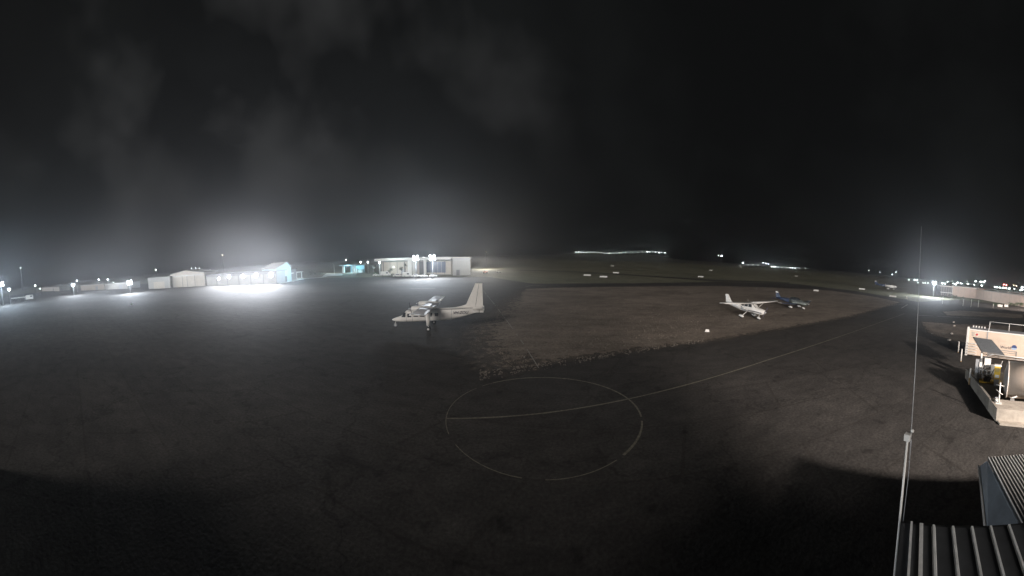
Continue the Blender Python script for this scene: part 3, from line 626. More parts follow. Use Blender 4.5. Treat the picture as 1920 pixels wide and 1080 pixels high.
# gabled hangar
A8, B8 = P(321, 539.5), P(385, 536)
tg, L8 = building('gabled_hangar', 'pale grey gabled hangar with tall sliding doors, left of the five wall lamps', A8, B8, 6.6, 16, WALLB, gable=(.45, 8.3))
for fx in (.36, .50, .72): part(tg, 'door_joint', DARKW, (L8 * fx, -.03, 2.8), (.18, .06, 5.6))
part(tg, 'door_track', GALV, (L8 * .5, -.06, 5.7), (L8 * .9, .12, .18))
for i, (x, y) in enumerate(((359, 503), (367, 502.5), (374, 503), (394, 506.5))):
    q = PD(x, y, 182); t = thing('roof_light', ['left', 'middle', 'right', 'far right'][i] + ' one of the roof lights seen above the gabled hangar roof', 'roof light', (q.x, q.y, 0), 0, 'roof lights over the gabled hangar')
    a = MB(); a.tube([(0, 0, 0), (0, 0, q.z - .3)], .12, 8); a.build('pipe', GALV, t); a = MB(); a.tube([(0, 0, q.z - .3), (0, 0, q.z + .4)], [.35, .15], 10); a.build('cap', glow_mat('roof_light_glow', COLD, 2.5), t)  # each roof light is a glowing cap on a pole
A9, B9 = P(279, 542), P(320, 540)
tl, L9 = building('side_shed', 'lower grey lean-to shed joined to the left of the gabled hangar', A9, B9, 5.8, 12, WALLG)
part(tl, 'roller_door', WALLB, (L9 * .5, -.04, 1.8), (L9 * .5, .08, 3.6))
# pale sheds far left
for (x1, y1, x2, y2, z, lab, wl) in ((79, 546, 111.5, 546, 3.9, 'plain white low shed at the far left, left of the second burst lamp', WHITE), (152, 545, 196, 543, 4.0, 'low cream shed behind the second burst lamp', WALLB), (198, 543, 240, 541.5, 3.8, 'low grey shed left of the tall floodlight', WALLG)):
    a_, b_ = P(x1, y1), P(x2, y2); t, l_ = building('low_shed', lab, a_, b_, z, 10, wl); part(t, 'door', GREYP, (l_ * .7, -.04, 1.4), (3, .08, 2.8)); part(t, 'gutter', WHITE, (l_ / 2, -.5, z - .1), (l_, .15, .15))
# right hand hangar
A10, B10 = P(1785, 555), P(1829, 560)
B11 = P(1920, 576)
ext = B11 + (B11 - B10) * 1.2
t, l_ = building('tall_hangar', 'taller pink beige hangar end with a dark sliding door corner, right of the blue-white floodlight', A10, B10, 5.6, 22, WALLP)
part(t, 'gutter', WHITE, (l_ / 2, -.5, 5.6), (l_, .2, .2)); part(t, 'corner_trim', WHITE, (-.1, -.1, 2.8), (.5, .3, 5.6))
for k in range(1, 4): part(t, 'panel_joint', WALLG, (l_ * k / 4, -.01, 2.8), (.08, .04, 5.4))
t, l_ = building('long_shed', 'long lower pink beige shed with a pipe rail above its roof', B10, ext, 5.0, 20, WALLP)
for k in range(1, 12): part(t, 'panel_joint', WALLG, (l_ * k / 12, -.01, 2.5), (.08, .04, 4.9))
a = MB(); a.tube([(0, 1, 6.1), (l_, 1, 6.1)], .09, 6)
for k in range(11): a.tube([(l_ * k / 10 + .1, 1, 5.0), (l_ * k / 10 + .1, 1, 6.1)], .07, 6)
a.build('roof_rail', WHITE, t)
A12, B12 = P(1762, 553), P(1784.5, 555)
t, l_ = building('dark_shed', 'dark open fronted shed with a white awning under the blue-white floodlight', A12, B12, 5.0, 12, DARKW)
part(t, 'awning', WHITE, (l_ * .45, -2.2, 1.7), (l_ * .9, 4.0, .22)); part(t, 'roof_beam', WHITE, (l_ / 2, -.3, 5.1), (l_ + .6, .3, .35))
for fx in (.05, .5, .9): part(t, 'awning_post', WALLB, (l_ * fx, -4, .85), (.18, .18, 1.7))
for k in range(5): part(t, 'wall_rib', WALLG, (l_ * (k + .5) / 5, -.03, 2.5), (.2, .06, 4.6))

# ------------------------------------------------------------------ vegetation
def foliage(c, r, m, n_, sc=(1, 1, .8)):
    mb = MB(); lobes = [(Vector((random.gauss(0, .45), random.gauss(0, .45), random.gauss(0, .4))) * r, random.uniform(.35, .65) * r) for _ in range(7)]
    for _ in range(n_):
        lc, lr = random.choice(lobes); d = Vector((random.gauss(0, 1), random.gauss(0, 1), random.gauss(0, 1))).normalized() * lr * random.uniform(.5, 1.05)
        p = lc + d; p = Vector((p.x * sc[0], p.y * sc[1], p.z * sc[2])) + Vector(c); s = random.uniform(.05, .12) * r
        u = Vector((random.gauss(0, 1), random.gauss(0, 1), random.gauss(0, 1))).normalized() * s; v = u.orthogonal().normalized() * s * .6
        mb.add([p - u, p + v, p + u, p - v], [(0, 1, 2, 3)])
    return mb
def tree(px, pb, h, r, label, m=LEAF, name='tree', group=None, n_=420, cat='tree'):
    b = P(px, pb); t = thing(name, label, cat, (b.x, b.y, 0), 0, group)
    if name == 'tree':
        a = MB(); a.tube([(0, 0, 0), (.1, 0, h * .45), (-.05, .05, h * .75)], [.16, .11, .05], 7); a.tube([(.1, 0, h * .45), (.5, .2, h * .7)], [.08, .03], 6); a.tube([(.1, 0, h * .45), (-.45, -.1, h * .68)], [.08, .03], 6); a.build('trunk', BARK, t)
        foliage((0, 0, h - r * .8), r, m, n_).build('crown', m, t)
    else:
        a = MB(); a.tube([(0, 0, 0), (0, 0, h * .5)], .05, 5); a.build('stem', BARK, t); foliage((0, 0, h * .5), r, m, n_, (1.2, 1, h / 2 / r)).build('foliage', m, t)
tree(730, 517, 3.6, 1.3, 'small round tree in front of the left beige terminal wall')
tree(753.5, 516.5, 4.4, 1.3, 'dark lopsided tree before the terminal, between the white cars', LEAFD)
tree(760, 516, 5.6, 1.1, 'tall thin tree just left of the wide white column', LEAFD)
tree(701, 514, 5.2, 1.7, 'green lit tree between the middle and right lantern posts')
tree(720, 517, 1.6, 1.1, 'low green shrub left of the small round tree', LEAF, 'shrub', cat='shrub')
tree(704, 516, 1.5, 1.2, 'low shrub under the green lit tree', LEAF, 'shrub', cat='shrub')
tree(809, 518.5, 2.3, 1.0, 'shrub right of the narrow white column', LEAF, 'shrub', cat='shrub')
tree(737, 518, 1.5, .9, 'shrub left of the row of white vehicles', LEAFD, 'shrub', cat='shrub')
for i, (x, y, h, r) in enumerate(((1788, 560, 2.2, 1.6), (1800, 563, 1.6, 1.5), (1822, 566, 1.5, 1.4), (1838, 568, 1.2, 1.6))): tree(x, y, h, r, ['scrubby bush against the foot of the tall pink hangar, at its left corner', 'bush below the middle of the tall pink hangar', 'bush at the joint between the tall and long pink sheds', 'low bush just right of the joint of the pink sheds'][i], LEAFD, 'bush', 'bushes along the pink sheds', 300, 'bush')
for i, (x, y, h, r) in enumerate(((1900, 574.5, 2.0, 1.7), (1912, 575.5, 2.4, 2.2), (1868, 572, 1.0, 1.2))): tree(x, y, h, r, ['green bush at the right end of the long pink shed, smaller of two', 'green bush cut by the right edge, larger of two', 'low dry bush left of the white utility boxes'][i], LEAF, 'bush', 'bushes along the pink sheds', 300, 'bush')
for i, x in enumerate((583, 592, 600)): tree(x, 518, 2.6, 1.6, ['dim bush beyond the white kerb, leftmost of three', 'dim bush beyond the white kerb, middle one', 'dim bush beyond the white kerb, nearest the curved street lamp'][i], LEAFD, 'bush', 'dim bushes beyond the kerb', 300, 'bush')

# ------------------------------------------------------------------ vehicles
def car(px, pb, label, m=WHITE, van=False, rot=0.0, ln=4.4, group='white vehicles parked before the terminal', scale=1.0):
    b = P(px, pb); az = math.atan2(b.x, b.y); t = thing('parked_van' if van else 'parked_car', label, 'van' if van else 'car', (b.x, b.y, 0), -az + rot, group)
    h = 2.1 if van else 1.45; hl = ln / 2; W = .86
    if van: pr = [(-hl, .35), (hl, .35), (hl, 1.0), (hl - .6, 1.15), (hl - 1.2, h - .05), (-hl + .1, h), (-hl, .9)]
    else: pr = [(-hl, .35), (hl, .35), (hl - .03, .75), (hl - .9, .92), (-hl + .5, .98), (-hl, .85)]
    a = MB(); a.prism(pr, lambda u, v: (u, -W, v), lambda u, v: (u, W, v)); a.build('body', m, t)
    if not van:
        a = MB(); a.prism([(hl - 1.15, .93), (hl - 1.9, h), (-hl + 1.3, h), (-hl + .55, .97)], lambda u, v: (u, -W * (1 - (v - .9) * .35), v), lambda u, v: (u, W * (1 - (v - .9) * .35), v)); a.build('cabin', m, t)
        for s_ in (-1, 1):
            a = MB(); a.add([(hl - 1.4, s_ * (W - .02), 1.0), (hl - 1.95, s_ * (W - .12), h - .1), (-hl + 1.35, s_ * (W - .12), h - .1), (-hl + .8, s_ * (W - .02), 1.02)], [(0, 1, 2, 3)]); a.build('side_window', GLASS, t)
    else:
        for s_ in (-1, 1): a = MB(); a.box((hl - 1.6, s_ * (W + .005), 1.45), (1.0, .03, .55), 0, .9); a.build('side_window', GLASS, t)
    for x in (-hl + .85, hl - .85):
        for s_ in (-1, 1):
            a = MB(); a.disc((x, s_ * (W - .08), .33), .33, 'y', .22, 16); wh = a.build('wheel', BLACK, t); a = MB(); a.disc((x, s_ * (W + .03), .33), .18, 'y', .03, 12); a.build('rim', SILVER, wh)
    for s_ in (-1, 1): a = MB(); a.box((hl - .02, s_ * .6, .7), (.08, .3, .15)); a.build('headlight', WHITE, t)
    t.scale = (scale,) * 3
    return t
car(746.5, 519.5, 'white car parked at the left end of the row before the terminal')
car(763.5, 519.8, 'white van parked between the two dark trees and the wide column', van=True, ln=3.9)
car(780.5, 520, 'white car parked in front of the wide white column', ln=4.0)
car(795.5, 520, 'small white car parked between the two columns', ln=3.0)
car(812, 519.8, 'white car parked at the right end of the row by the narrow column', ln=3.2)
car(723, 517.5, 'white van set back behind the shrubs at the terminal left end', van=True, ln=4.6)
car(705, 518.5, 'white car by the rightmost lantern post', ln=3.0)
# orange tractor
b = P(910, 513); t = thing('baggage_tractor', 'small orange tractor with a roof on the lit grass right of the terminal', 'tractor', (b.x, b.y, 0), .1)
part(t, 'body', ORG, (0, 0, .75), (2.3, 1.1, .6)); part(t, 'seat', BLACK, (-.3, 0, 1.2), (.5, .5, .3)); part(t, 'roof', WHITE, (-.4, 0, 2.15), (1.3, 1.2, .1))
for x, y in ((-1, .5), (-1, -.5), (.2, .5), (.2, -.5)): part(t, 'roof_post', ORG, (x, y, 1.6), (.07, .07, 1.1))
for x in (-.75, .75):
    for y in (-.55, .55): a = MB(); a.disc((x, y, .38), .38, 'y', .22, 14); a.build('wheel', BLACK, t)
b = P(935, 511.5); t = thing('baggage_cart', 'low white cart right of the orange tractor', 'cart', (b.x, b.y, 0), .1)
part(t, 'deck', WHITE, (0, 0, .6), (2.1, 1.1, .15)); part(t, 'side_rail', WHITE, (-.95, 0, 1.0), (.08, 1.1, .7))
for x in (-.7, .7):
    for y in (-.5, .5): a = MB(); a.disc((x, y, .25), .25, 'y', .14, 12); a.build('wheel', BLACK, t)
lamp(None, (P(905, 507).x, P(905, 507).y + 10, 5.5), 30000, (1, .95, .85), .3, name='grass_side_light')
# flatbed truck at far left
b = P(42, 563); az = math.atan2(b.x, b.y); t = thing('flatbed_truck', 'long white flatbed truck with its cab to the right, below the left edge floodlight', 'truck', (b.x, b.y, 0), -az)
sc_ = math.hypot(b.x, b.y) / F
part(t, 'flatbed', WHITE, (-7 * sc_, 0, 1.75), (28 * sc_, 2.4, .5)); cb = part(t, 'cab', WHITE, (13.5 * sc_, 0, 1.5), (14 * sc_, 2.4, 2.4), .94); part(cb, 'windscreen', GLASS, (20.3 * sc_, 0, 1.95), (.2, 2.0, .8)); part(cb, 'side_window', GLASS, (17 * sc_, -1.15, 1.9), (1.2, .12, .7))
for x in (-16, -12, -6, 5, 15):
    for y in (-1, 1): a = MB(); a.disc((x * sc_, y, .5), .5, 'y', .3, 14); a.build('wheel', BLACK, t)
# utility boxes on the right
for i, (x, w) in enumerate(((1875, 1.9), (1886.5, 1.5))):
    b = P(x, 575.5); az = math.atan2(b.x, b.y); t = thing('utility_box', ['wider white utility box in front of the long pink shed', 'narrower white utility box, nearer the green bushes'][i], 'utility box', (b.x, b.y, 0), -az)
    part(t, 'cabinet', WHITE, (0, 0, .5), (w, .9, .8)); part(t, 'plinth', CONC, (0, 0, .06), (w + .2, 1.1, .1)); part(t, 'lid', WHITE, (0, 0, .94), (w + .1, 1.0, .08))
for i, (x, y1, y2) in enumerate(((1767, 556, 570), (1805.5, 562, 574), (1820.5, 562, 576), (1834, 563, 576), (1862, 570, 577))):
    b = P(x, y2); z = PD(x, y1, math.hypot(b.x, b.y)).z
    t = thing('fence_post', ['thin post under the blue-white floodlight', 'thin post in front of the tall pink hangar, left one', 'thin post in front of the tall pink hangar, right one', 'thin post at the start of the long pink shed', 'short thin post left of the utility boxes'][i], 'post', b, 0, 'thin posts before the pink sheds'); a = MB(); a.tube([(0, 0, 0), (0, 0, z)], .07, 6); a.build('pole', CREAM, t); a = MB(); a.box((0, 0, z + .04), (.22, .22, .08)); a.build('cap', CREAM, t)

# ------------------------------------------------------------------ fuel facility
Ub = Vector((.93, .37, 0)).normalized()
# tank container : front face at x ~ 37.8, from y = 6 down to -6.2
cx0 = 37.6
t = thing('fuel_tank_container', 'long beige container fuel tank with a red diamond placard and a blue globe emblem', 'fuel tank', (cx0, 6.0, 0), -PI / 2)
LC = 12.2; HC = 2.95       # local x runs towards -Y (right in the picture), local y away from camera
part(t, 'tank_wall', TANKP, (LC / 2, 1.22, HC / 2 + .1), (LC, 2.44, HC)); part(t, 'roof', GREYP, (LC / 2, 1.22, HC + .13), (LC - .1, 2.34, .06))
part(t, 'corner_post', WHITE, (.07, -.04, HC / 2 + .15), (.26, .14, HC + .5)); part(t, 'corner_post', WHITE, (LC - .07, -.04, HC / 2 + .1), (.2, .12, HC + .2))
part(t, 'side_panel', TANKP, (-.08, 1.22, HC / 2 + .1), (.12, 2.2, HC - .2))
part(t, 'top_rail', WHITE, (LC / 2, 0, HC + .12), (LC, .12, .14)); part(t, 'panel_seam', GREYP, (2.35, -.02, HC / 2 + .4), (.10, .05, HC - .6))
a = MB(); a.tube([(2.3, 1.9, 4.0), (LC, 1.9, 4.0)], .045, 6)
for k in range(5): a.tube([(2.3 + k * 2.4, 1.9, HC + .1), (2.3 + k * 2.4, 1.9, 4.0)], .04, 6)
a.tube([(2.4, .05, HC + .1), (2.4, 1.9, 4.0)], .04, 6); a.build('guard_rail', WHITE, t)
for k in range(5): part(t, 'roof_valve', WHITE, (.35 + k * .35, 1.9, HC + .25), (.15, .15, .22))
# ladder slats at the lower left
for k in range(5): part(t, 'step', CREAM, (.75, -.2, .3 + k * .3), (1.1, .25, .06))
# placard diamond
a = MB(); a.prism([(0, .24), (.24, 0), (0, -.24), (-.24, 0)], lambda u, v: (1.12 + u, -.015, 2.55 + v), lambda u, v: (1.12 + u, .01, 2.55 + v)); a.build('placard_border', WHITE, t)
a = MB(); a.prism([(0, .18), (.18, 0), (0, -.18), (-.18, 0)], lambda u, v: (1.12 + u, -.03, 2.55 + v), lambda u, v: (1.12 + u, .01, 2.55 + v)); a.build('placard', REDP, t)
for k in range(3): part(t, 'notice_plate', WALLG, (.66, -.02, 2.72 - k * .16), (.34 - .06 * k, .04, .08))
# emblem and lettering
GX = 5.57; GZ = 1.50
MT = Matrix.Translation((GX - .36, -.02, GZ - .06)) @ Matrix.Rotation(PI / 2, 4, 'X')
text_mesh('lettering', 'World', .46, DKLINE, t, MT, align='RIGHT')
BLU = mat('emblem_blue', (.04, .07, .18), .5)
a = MB(); a.prism([(.33 * math.cos(q * PI / 14), .33 * math.sin(q * PI / 14)) for q in range(15)], lambda u, v: (GX + u, -.03, GZ + v), lambda u, v: (GX + u, .01, GZ + v)); a.build('emblem', BLU, t)
a = MB(); a.prism([(.33 * math.cos(q * PI / 14), -.02 - .22 * math.sin(q * PI / 14)) for q in range(15)], lambda u, v: (GX + u, -.03, GZ + v), lambda u, v: (GX + u, .01, GZ + v)); em = a.build('emblem_band', mat('emblem_pale_blue', (.35, .45, .6), .5), t)
# recessed door panel frame
for (c_, d_) in (((4.9, -.03, 1.08), (2.1, .06, .07)), ((3.9, -.03, .6), (.07, .06, .95)), ((5.9, -.03, .6), (.12, .06, .95)), ((4.9, -.03, .85), (1.9, .05, .05))): part(t, 'door_frame', ENDGREY, c_, d_)
a = MB(); a.tube([(2.6, -.6, .65), (8, -.6, .55)], .07, 8); a.build('fuel_pipe', CREAM, t)
a = MB(); a.tube([(2.6, -.75, .42), (8, -.75, .32)], .05, 8); a.build('fuel_pipe', ENDGREY, t)

# concrete bund
A_ = P(1867, 791); zb = .85
D_ = PD(1842, 708, 26.4); D_ = Vector((26.0, 3.3, 0)); dl = (D_ - Vector((A_.x, A_.y, 0))).normalized(); E_ = Vector((A_.x, A_.y, 0)) + dl * 9.0
fr = Vector((.05, -1, 0)).normalized(); A_ = Vector((A_.x, A_.y, 0))
t = thing('bund_wall', 'low concrete bund around the fuel tanks with a lit front slab and dark left wall', 'bund', A_)
def seg(mb, a, b, w, z0, z1):      # a wall segment whose outer face runs a-b; thickness to the right of a->b
    d = (b - a).normalized(); nn = Vector((d.y, -d.x, 0)) * w
    vs = [a, b, b + nn, a + nn]; mb.add([(v.x, v.y, z0) for v in vs] + [(v.x, v.y, z1) for v in vs], [(0, 3, 2, 1), (4, 5, 6, 7), (0, 1, 5, 4), (1, 2, 6, 5), (2, 3, 7, 6), (3, 0, 4, 7)])
O = Vector((0, 0, 0))
mb = MB(); seg(mb, O + dl * 1.75, dl * 9.0, .18, 0, zb); mb.build('left_wall', mat('shaded_wall_concrete', (.17, .155, .135), .9, var=.35, scale=1.2, bump=.3), t)  # left wall given a darker colour to stand in for shade
mb = MB(); q = [O, dl * 1.75, dl * 1.75 + fr * 7, fr * 7]; mb.add([(v.x, v.y, 0) for v in q] + [(v.x, v.y, zb) for v in q], [(0, 3, 2, 1), (4, 5, 6, 7), (0, 1, 5, 4), (1, 2, 6, 5), (2, 3, 7, 6), (3, 0, 4, 7)]); mb.build('front_slab', CONC, t)
mb = MB(); q = [fr * .1 - dl * .02, fr * 7 - dl * .02, fr * 7 - dl * .5, fr * .1 - dl * .45]; mb.add([(v.x, v.y, 0.0) for v in q] + [(v.x, v.y, .12) for v in q], [(0, 3, 2, 1), (4, 5, 6, 7), (0, 1, 5, 4), (1, 2, 6, 5), (2, 3, 7, 6), (3, 0, 4, 7)]); mb.build('kerb_step', CONC, t)
mb = MB(); seg(mb, dl * 9.0, dl * 9.0 + fr * 9, .18, 0, zb); mb.build('back_wall', CONC, t)
mb = MB(); q = [dl * 1.76 + fr * .2, dl * 8.9 + fr * .2, dl * 8.9 + fr * 9, dl * 1.76 + fr * 9]; mb.add([(v.x, v.y, .02) for v in q], [(0, 1, 2, 3)]); mb.build('bund_floor', mat('dark_bund_floor', (.13, .12, .10), .8, var=.4, scale=1.5), t)  # floor darker than the walls, uneven in tone
# horizontal cylindrical tank
t = thing('cylinder_tank', 'big beige horizontal cylinder tank with a grey end, cut by the right edge', 'fuel tank', (24.3, .62, 1.62), 0)
ax = Vector((.10, -1, 0)).normalized(); a = MB(); a.tube([O, ax * 7], 1.32, 40); a.build('shell', TANKP, t)
a = MB(); a.tube([-ax * .16, -ax * .03, -ax * .001], [.7, 1.2, 1.315], 40); a.build('end_cap', ENDGREY, t)
for k in (.6, 4.5): a = MB(); a.box((ax.x * k, ax.y * k, -1.35), (2.2, .3, .5)); a.build('saddle', ENDGREY, t)
a = MB(); a.tube([ax * .02, ax * .07], 1.335, 40); a.build('weld_band', CREAM, t)
a = MB(); a.tube([(-1.1, ax.y * .3, -.9), (-1.3, -.5, -.95), (-1.25, -.9, -.8)], .04, 6); a.build('drain_pipe', CREAM, t)
# white standpipe with handles
b = P(1872.5, 756, zb); t = thing('standpipe', 'white standpipe with cross handles on the front slab of the bund', 'standpipe', b)
a = MB(); a.tube([(0, 0, .02), (.02, .02, 1.35)], .05, 8); a.build('pipe', WHITE, t); a = MB(); a.tube([(0, .3, 1.18), (0, -.25, 1.15)], .018, 6); a.build('handle', WHITE, t)
a = MB(); a.tube([(-.05, .25, .88), (-.1, -.22, .62)], .02, 6); a.build('lever', WHITE, t); a = MB(); a.box((.0, 0, .02), (.35, .4, .04)); a.build('base_plate', WHITE, t)
small = P(1869, 752, zb)
t = thing('valve_cover', 'white folded cover plate beside the standpipe', 'cover', small); part(t, 'lid', WHITE, (0, 0, .08), (.5, .28, .14), .6); part(t, 'hinge', GREYP, (.2, .05, .17), (.06, .2, .04))
# solar panel on its pole
sd = 30.0
c1, c2, c3, c4 = PD(1824, 631.5, 31.6), PD(1859.5, 637, 31.8), PD(1884, 665.5, 29.0), PD(1840, 658.5, 28.6)
cen = (c1 + c2 + c3 + c4) / 4
base = Vector((PD(1841, 690, 29.4).x, PD(1841, 690, 29.4).y, .02))
t = thing('solar_panel', 'big tilted grey solar panel on a white pole before the beige container tank', 'solar panel', base)
nn = (c3 - c1).cross(c2 - c4).normalized(); nn = nn if nn.z > 0 else -nn
def slab(name, q, th, m, inset=0.0, off=0.0):
    cc = sum(q, Vector()) / 4; q = [p + (cc - p) * inset + nn * off for p in q]; mb = MB()
    mb.add([p - base for p in q] + [p - nn * th - base for p in q], [(0, 1, 2, 3), (7, 6, 5, 4), (0, 4, 5, 1), (1, 5, 6, 2), (2, 6, 7, 3), (3, 7, 4, 0)]); return mb.build(name, m, t)
slab('panel_frame', [c1, c2, c3, c4], .06, SILVER); slab('solar_cells', [c1, c2, c3, c4], .01, PANEL, .03, .012)
a = MB(); a.tube([(0, 0, 0), tuple(PD(1840.5, 661, 29.2) - base)], .09, 8); a.build('pole', WHITE, t)
a = MB(); a.tube([tuple(PD(1840.5, 662, 29.2) - base), tuple(cen - nn * .12 - base)], .06, 6); a.tube([tuple(PD(1841, 672, 29.2) - base), tuple((c3 + c4) / 2 - nn * .1 - base)], .04, 6); a.build('tilt_brace', GALV, t)
# yellow dispenser
b = PD(1869, 706, 27.6); t = thing('fuel_dispenser', 'yellow fuel dispenser cabinet between the solar panel and the cylinder tank', 'fuel dispenser', (b.x, b.y, .02), -1.45)
z_ = b.z
part(t, 'stand', GREYP, (0, 0, .3), (.4, .3, .6)); part(t, 'cabinet', YEL, (0, 0, 1.15), (.52, .4, 1.1), .96); part(t, 'hood', CREAM, (0, -.03, 1.75), (.66, .5, .1), .8); part(t, 'display', mat('pale_yellow_face', (.55, .42, .16), .4), (0, -.215, 1.4), (.34, .04, .3)); part(t, 'lower_plate', WHITE, (0, -.215, .85), (.36, .04, .25))
a = MB(); a.tube([(-.3, -.1, 1.4), (-.5, -.15, .9), (-.75, -.2, .5), (-.7, -.3, .2)], .035, 6); a.build('hose', BLACK, t)
# pump skid with pipework
b = PD(1853, 704, 28.2); t = thing('pump_skid', 'cluttered pump skid of grey pipes and valves under the solar panel', 'pump skid', (b.x, b.y, .02), -1.42)
part(t, 'skid_frame', YEL, (0.2, 0, .12), (1.9, .9, .1)); part(t, 'control_box', WHITE, (-.15, .3, 1.75), (.55, .3, .6)); part(t, 'filter_housing', CREAM, (.35, .2, 1.1), (.35, .35, .8)); part(t, 'control_box', WHITE, (-.75, -.1, 1.55), (.22, .2, .4))
random.seed(5)
for k in range(9):
    x = -.8 + k * .22; h1 = random.uniform(.6, 1.7); a = MB(); a.tube([(x, -.2, .15), (x, -.2, h1), (x + random.uniform(-.3, .4), .3, h1 + random.uniform(-.1, .25))], random.uniform(.025, .05), 6); a.build('pipe', random.choice((GALV, WHITE, GREYP)), t)
for k in range(4): a = MB(); a.tube([(-.9, -.25 + k * .13, .4 + k * .32), (1.0, -.2 + k * .1, .5 + k * .3)], .035, 6); a.build('pipe', random.choice((GALV, CREAM)), t)
for x, z in ((-.5, .5), (.1, .45), (.6, .55)): a = MB(); a.ball((x, -.2, z), .18, 12, 8); a.build('pump', random.choice((GREYP, BLACK, REDP)), t)
a = MB(); a.disc((-.1, -.3, .33), .3, 'y', .1, 18); a.build('hose_reel', BLACK, t)
part(t, 'electrical_column', GALV, (-1.05, 0, 1.0), (.3, .2, 1.9))
# bollards left of the bund
for i, (x, y1, y2, m_) in enumerate(((1796.5, 640, 661, CREAM), (1801.5, 654, 678, WHITE), (1817, 690, 721, WHITE))):
    b = P(x, y2); z = PD(x, y1, math.hypot(b.x, b.y)).z
    t = thing('bollard', ['thin tan post farthest from the bund, left of the container tank', 'white post standing just left of the container tank', 'nearest white post with a brown foot, beside the dark bund wall'][i], 'bollard', b, 0, 'posts left of the fuel bund')
    a = MB(); a.tube([(0, 0, z * .42 if i == 2 else 0), (0, 0, z)], .065, 8); a.build('pole', m_, t)
    a = MB(); a.tube([(0, 0, 0), (0, 0, z * .42 if i == 2 else .1)], .075, 8); a.build('foot', mat('rusty_foot', (.3, .2, .1), .8), t)

# ------------------------------------------------------------------ roofs at lower right
u = Vector((.955, .297, 0)).normalized(); w = Vector((u.y, -u.x, 0))
zr = 5.0; K0 = P(1690, 980, zr); K0.z = 0
t = thing('near_roof_building', 'building right under the camera whose dark ribbed roof shows at the lower right corner', 'building', K0)
def quadbox(mb, o, du, dw, z0, z1):
    q = [o, o + du, o + du + dw, o + dw]; mb.add([(v.x, v.y, z0 + v.z) for v in q] + [(v.x, v.y, z1 + v.z) for v in q], [(0, 3, 2, 1), (4, 5, 6, 7), (0, 1, 5, 4), (1, 2, 6, 5), (2, 3, 7, 6), (3, 0, 4, 7)])
mb = MB(); quadbox(mb, O, -u * 5.5, w * 6, zr - .08, zr); rf = mb.build('roof_sheet', ROOFM, t)
mb = MB(); quadbox(mb, w * .15 - u * .25, -u * 4.9, w * 5.7, 0, zr - .085); mb.build('wall', WALLG, t)
RIB = mat('lit_rib_metal', (.78, .78, .76), .5, metal=.1, var=.15, scale=8)  # pale tone puts the light caught by the ribs into their colour
k = 0; s0 = .46
while s0 < 5.9:
    mb = MB(); q0 = w * s0 - u * .02
    mb.prism([(-.028, 0), (-.014, .04), (.014, .04), (.028, 0)], lambda a_, b_: tuple(q0 + w * a_ + Vector((0, 0, zr + .002 + b_))), lambda a_, b_: tuple(q0 - u * 5.4 + w * a_ + Vector((0, 0, zr + .002 + b_))))
    mb.build('roof_rib', RIB, rf); s0 += .275
mb = MB(); quadbox(mb, w * .13 - u * .01, -u * 5.4, w * .03, zr, zr + .05); mb.build('barge_edge', RIB, t)
mb = MB(); quadbox(mb, w * .26 - u * .01, -u * 5.4, w * .05, zr, zr + .04); mb.build('flashing', RIB, t)
mb = MB(); quadbox(mb, O + u * .01, u * .06, w * 6, zr - .16, zr - .03); mb.build('gutter', BLACK, t)
# second, lower building
z2 = 3.0; Q1 = P(1852, 858, z2); Q2 = P(1910, 972, z2); Q1.z = Q2.z = 0
u2 = (Q1 - Q2).normalized(); w2 = Vector((u2.y, -u2.x, 0))
t = thing('lower_roof_building', 'lower building with a finely corrugated roof beyond the near ribbed roof', 'building', Q1)
mb = MB(); quadbox(mb, O, -u2 * 6, w2 * 8, z2 - .06, z2); rf = mb.build('roof_sheet', ROOFM, t)
mb = MB(); quadbox(mb, w2 * .2 - u2 * .1, -u2 * 5.8, w2 * 7.5, 0, z2 - .065); mb.build('wall', WALLG, t)
s0 = .03
mb = MB()
while s0 < 7.9:
    q0 = w2 * s0
    mb.prism([(-.016, 0), (-.008, .022), (.008, .022), (.016, 0)], lambda a_, b_: tuple(q0 + w2 * a_ + Vector((0, 0, z2 + .002 + b_))), lambda a_, b_: tuple(q0 - u2 * 5.9 + w2 * a_ + Vector((0, 0, z2 + .002 + b_))))
    s0 += .105
mb.build('roof_corrugation', RIB, rf)
# side awning with pale gutter
g1, g2 = P(1835.5, 875, 2.3), P(1846, 976, 2.3); g1.z = g2.z = 0
gd = (g1 - g2); g3 = g2 - gd * .5
mb = MB(); q = [(g1 - Q1) + Vector((0, 0, 2.3)), (g3 - Q1) + Vector((0, 0, 2.3)), Vector(tuple(-u2 * 4)) + Vector((0, 0, z2 - .1)), Vector((0, 0, z2 - .1))]
mb.add([tuple(v) for v in q] + [tuple(v - Vector((0, 0, .05))) for v in q], [(0, 1, 2, 3), (7, 6, 5, 4), (0, 4, 5, 1), (1, 5, 6, 2), (2, 6, 7, 3), (3, 7, 4, 0)]); mb.build('awning', mat('awning_sheet', (.16, .18, .20), .5), t)
mb = MB(); mb.tube([tuple(g1 - Q1 + Vector((0, 0, 2.32))), tuple(g3 - Q1 + Vector((0, 0, 2.32)))], .045, 8); mb.build('awning_gutter', WALLG, t)
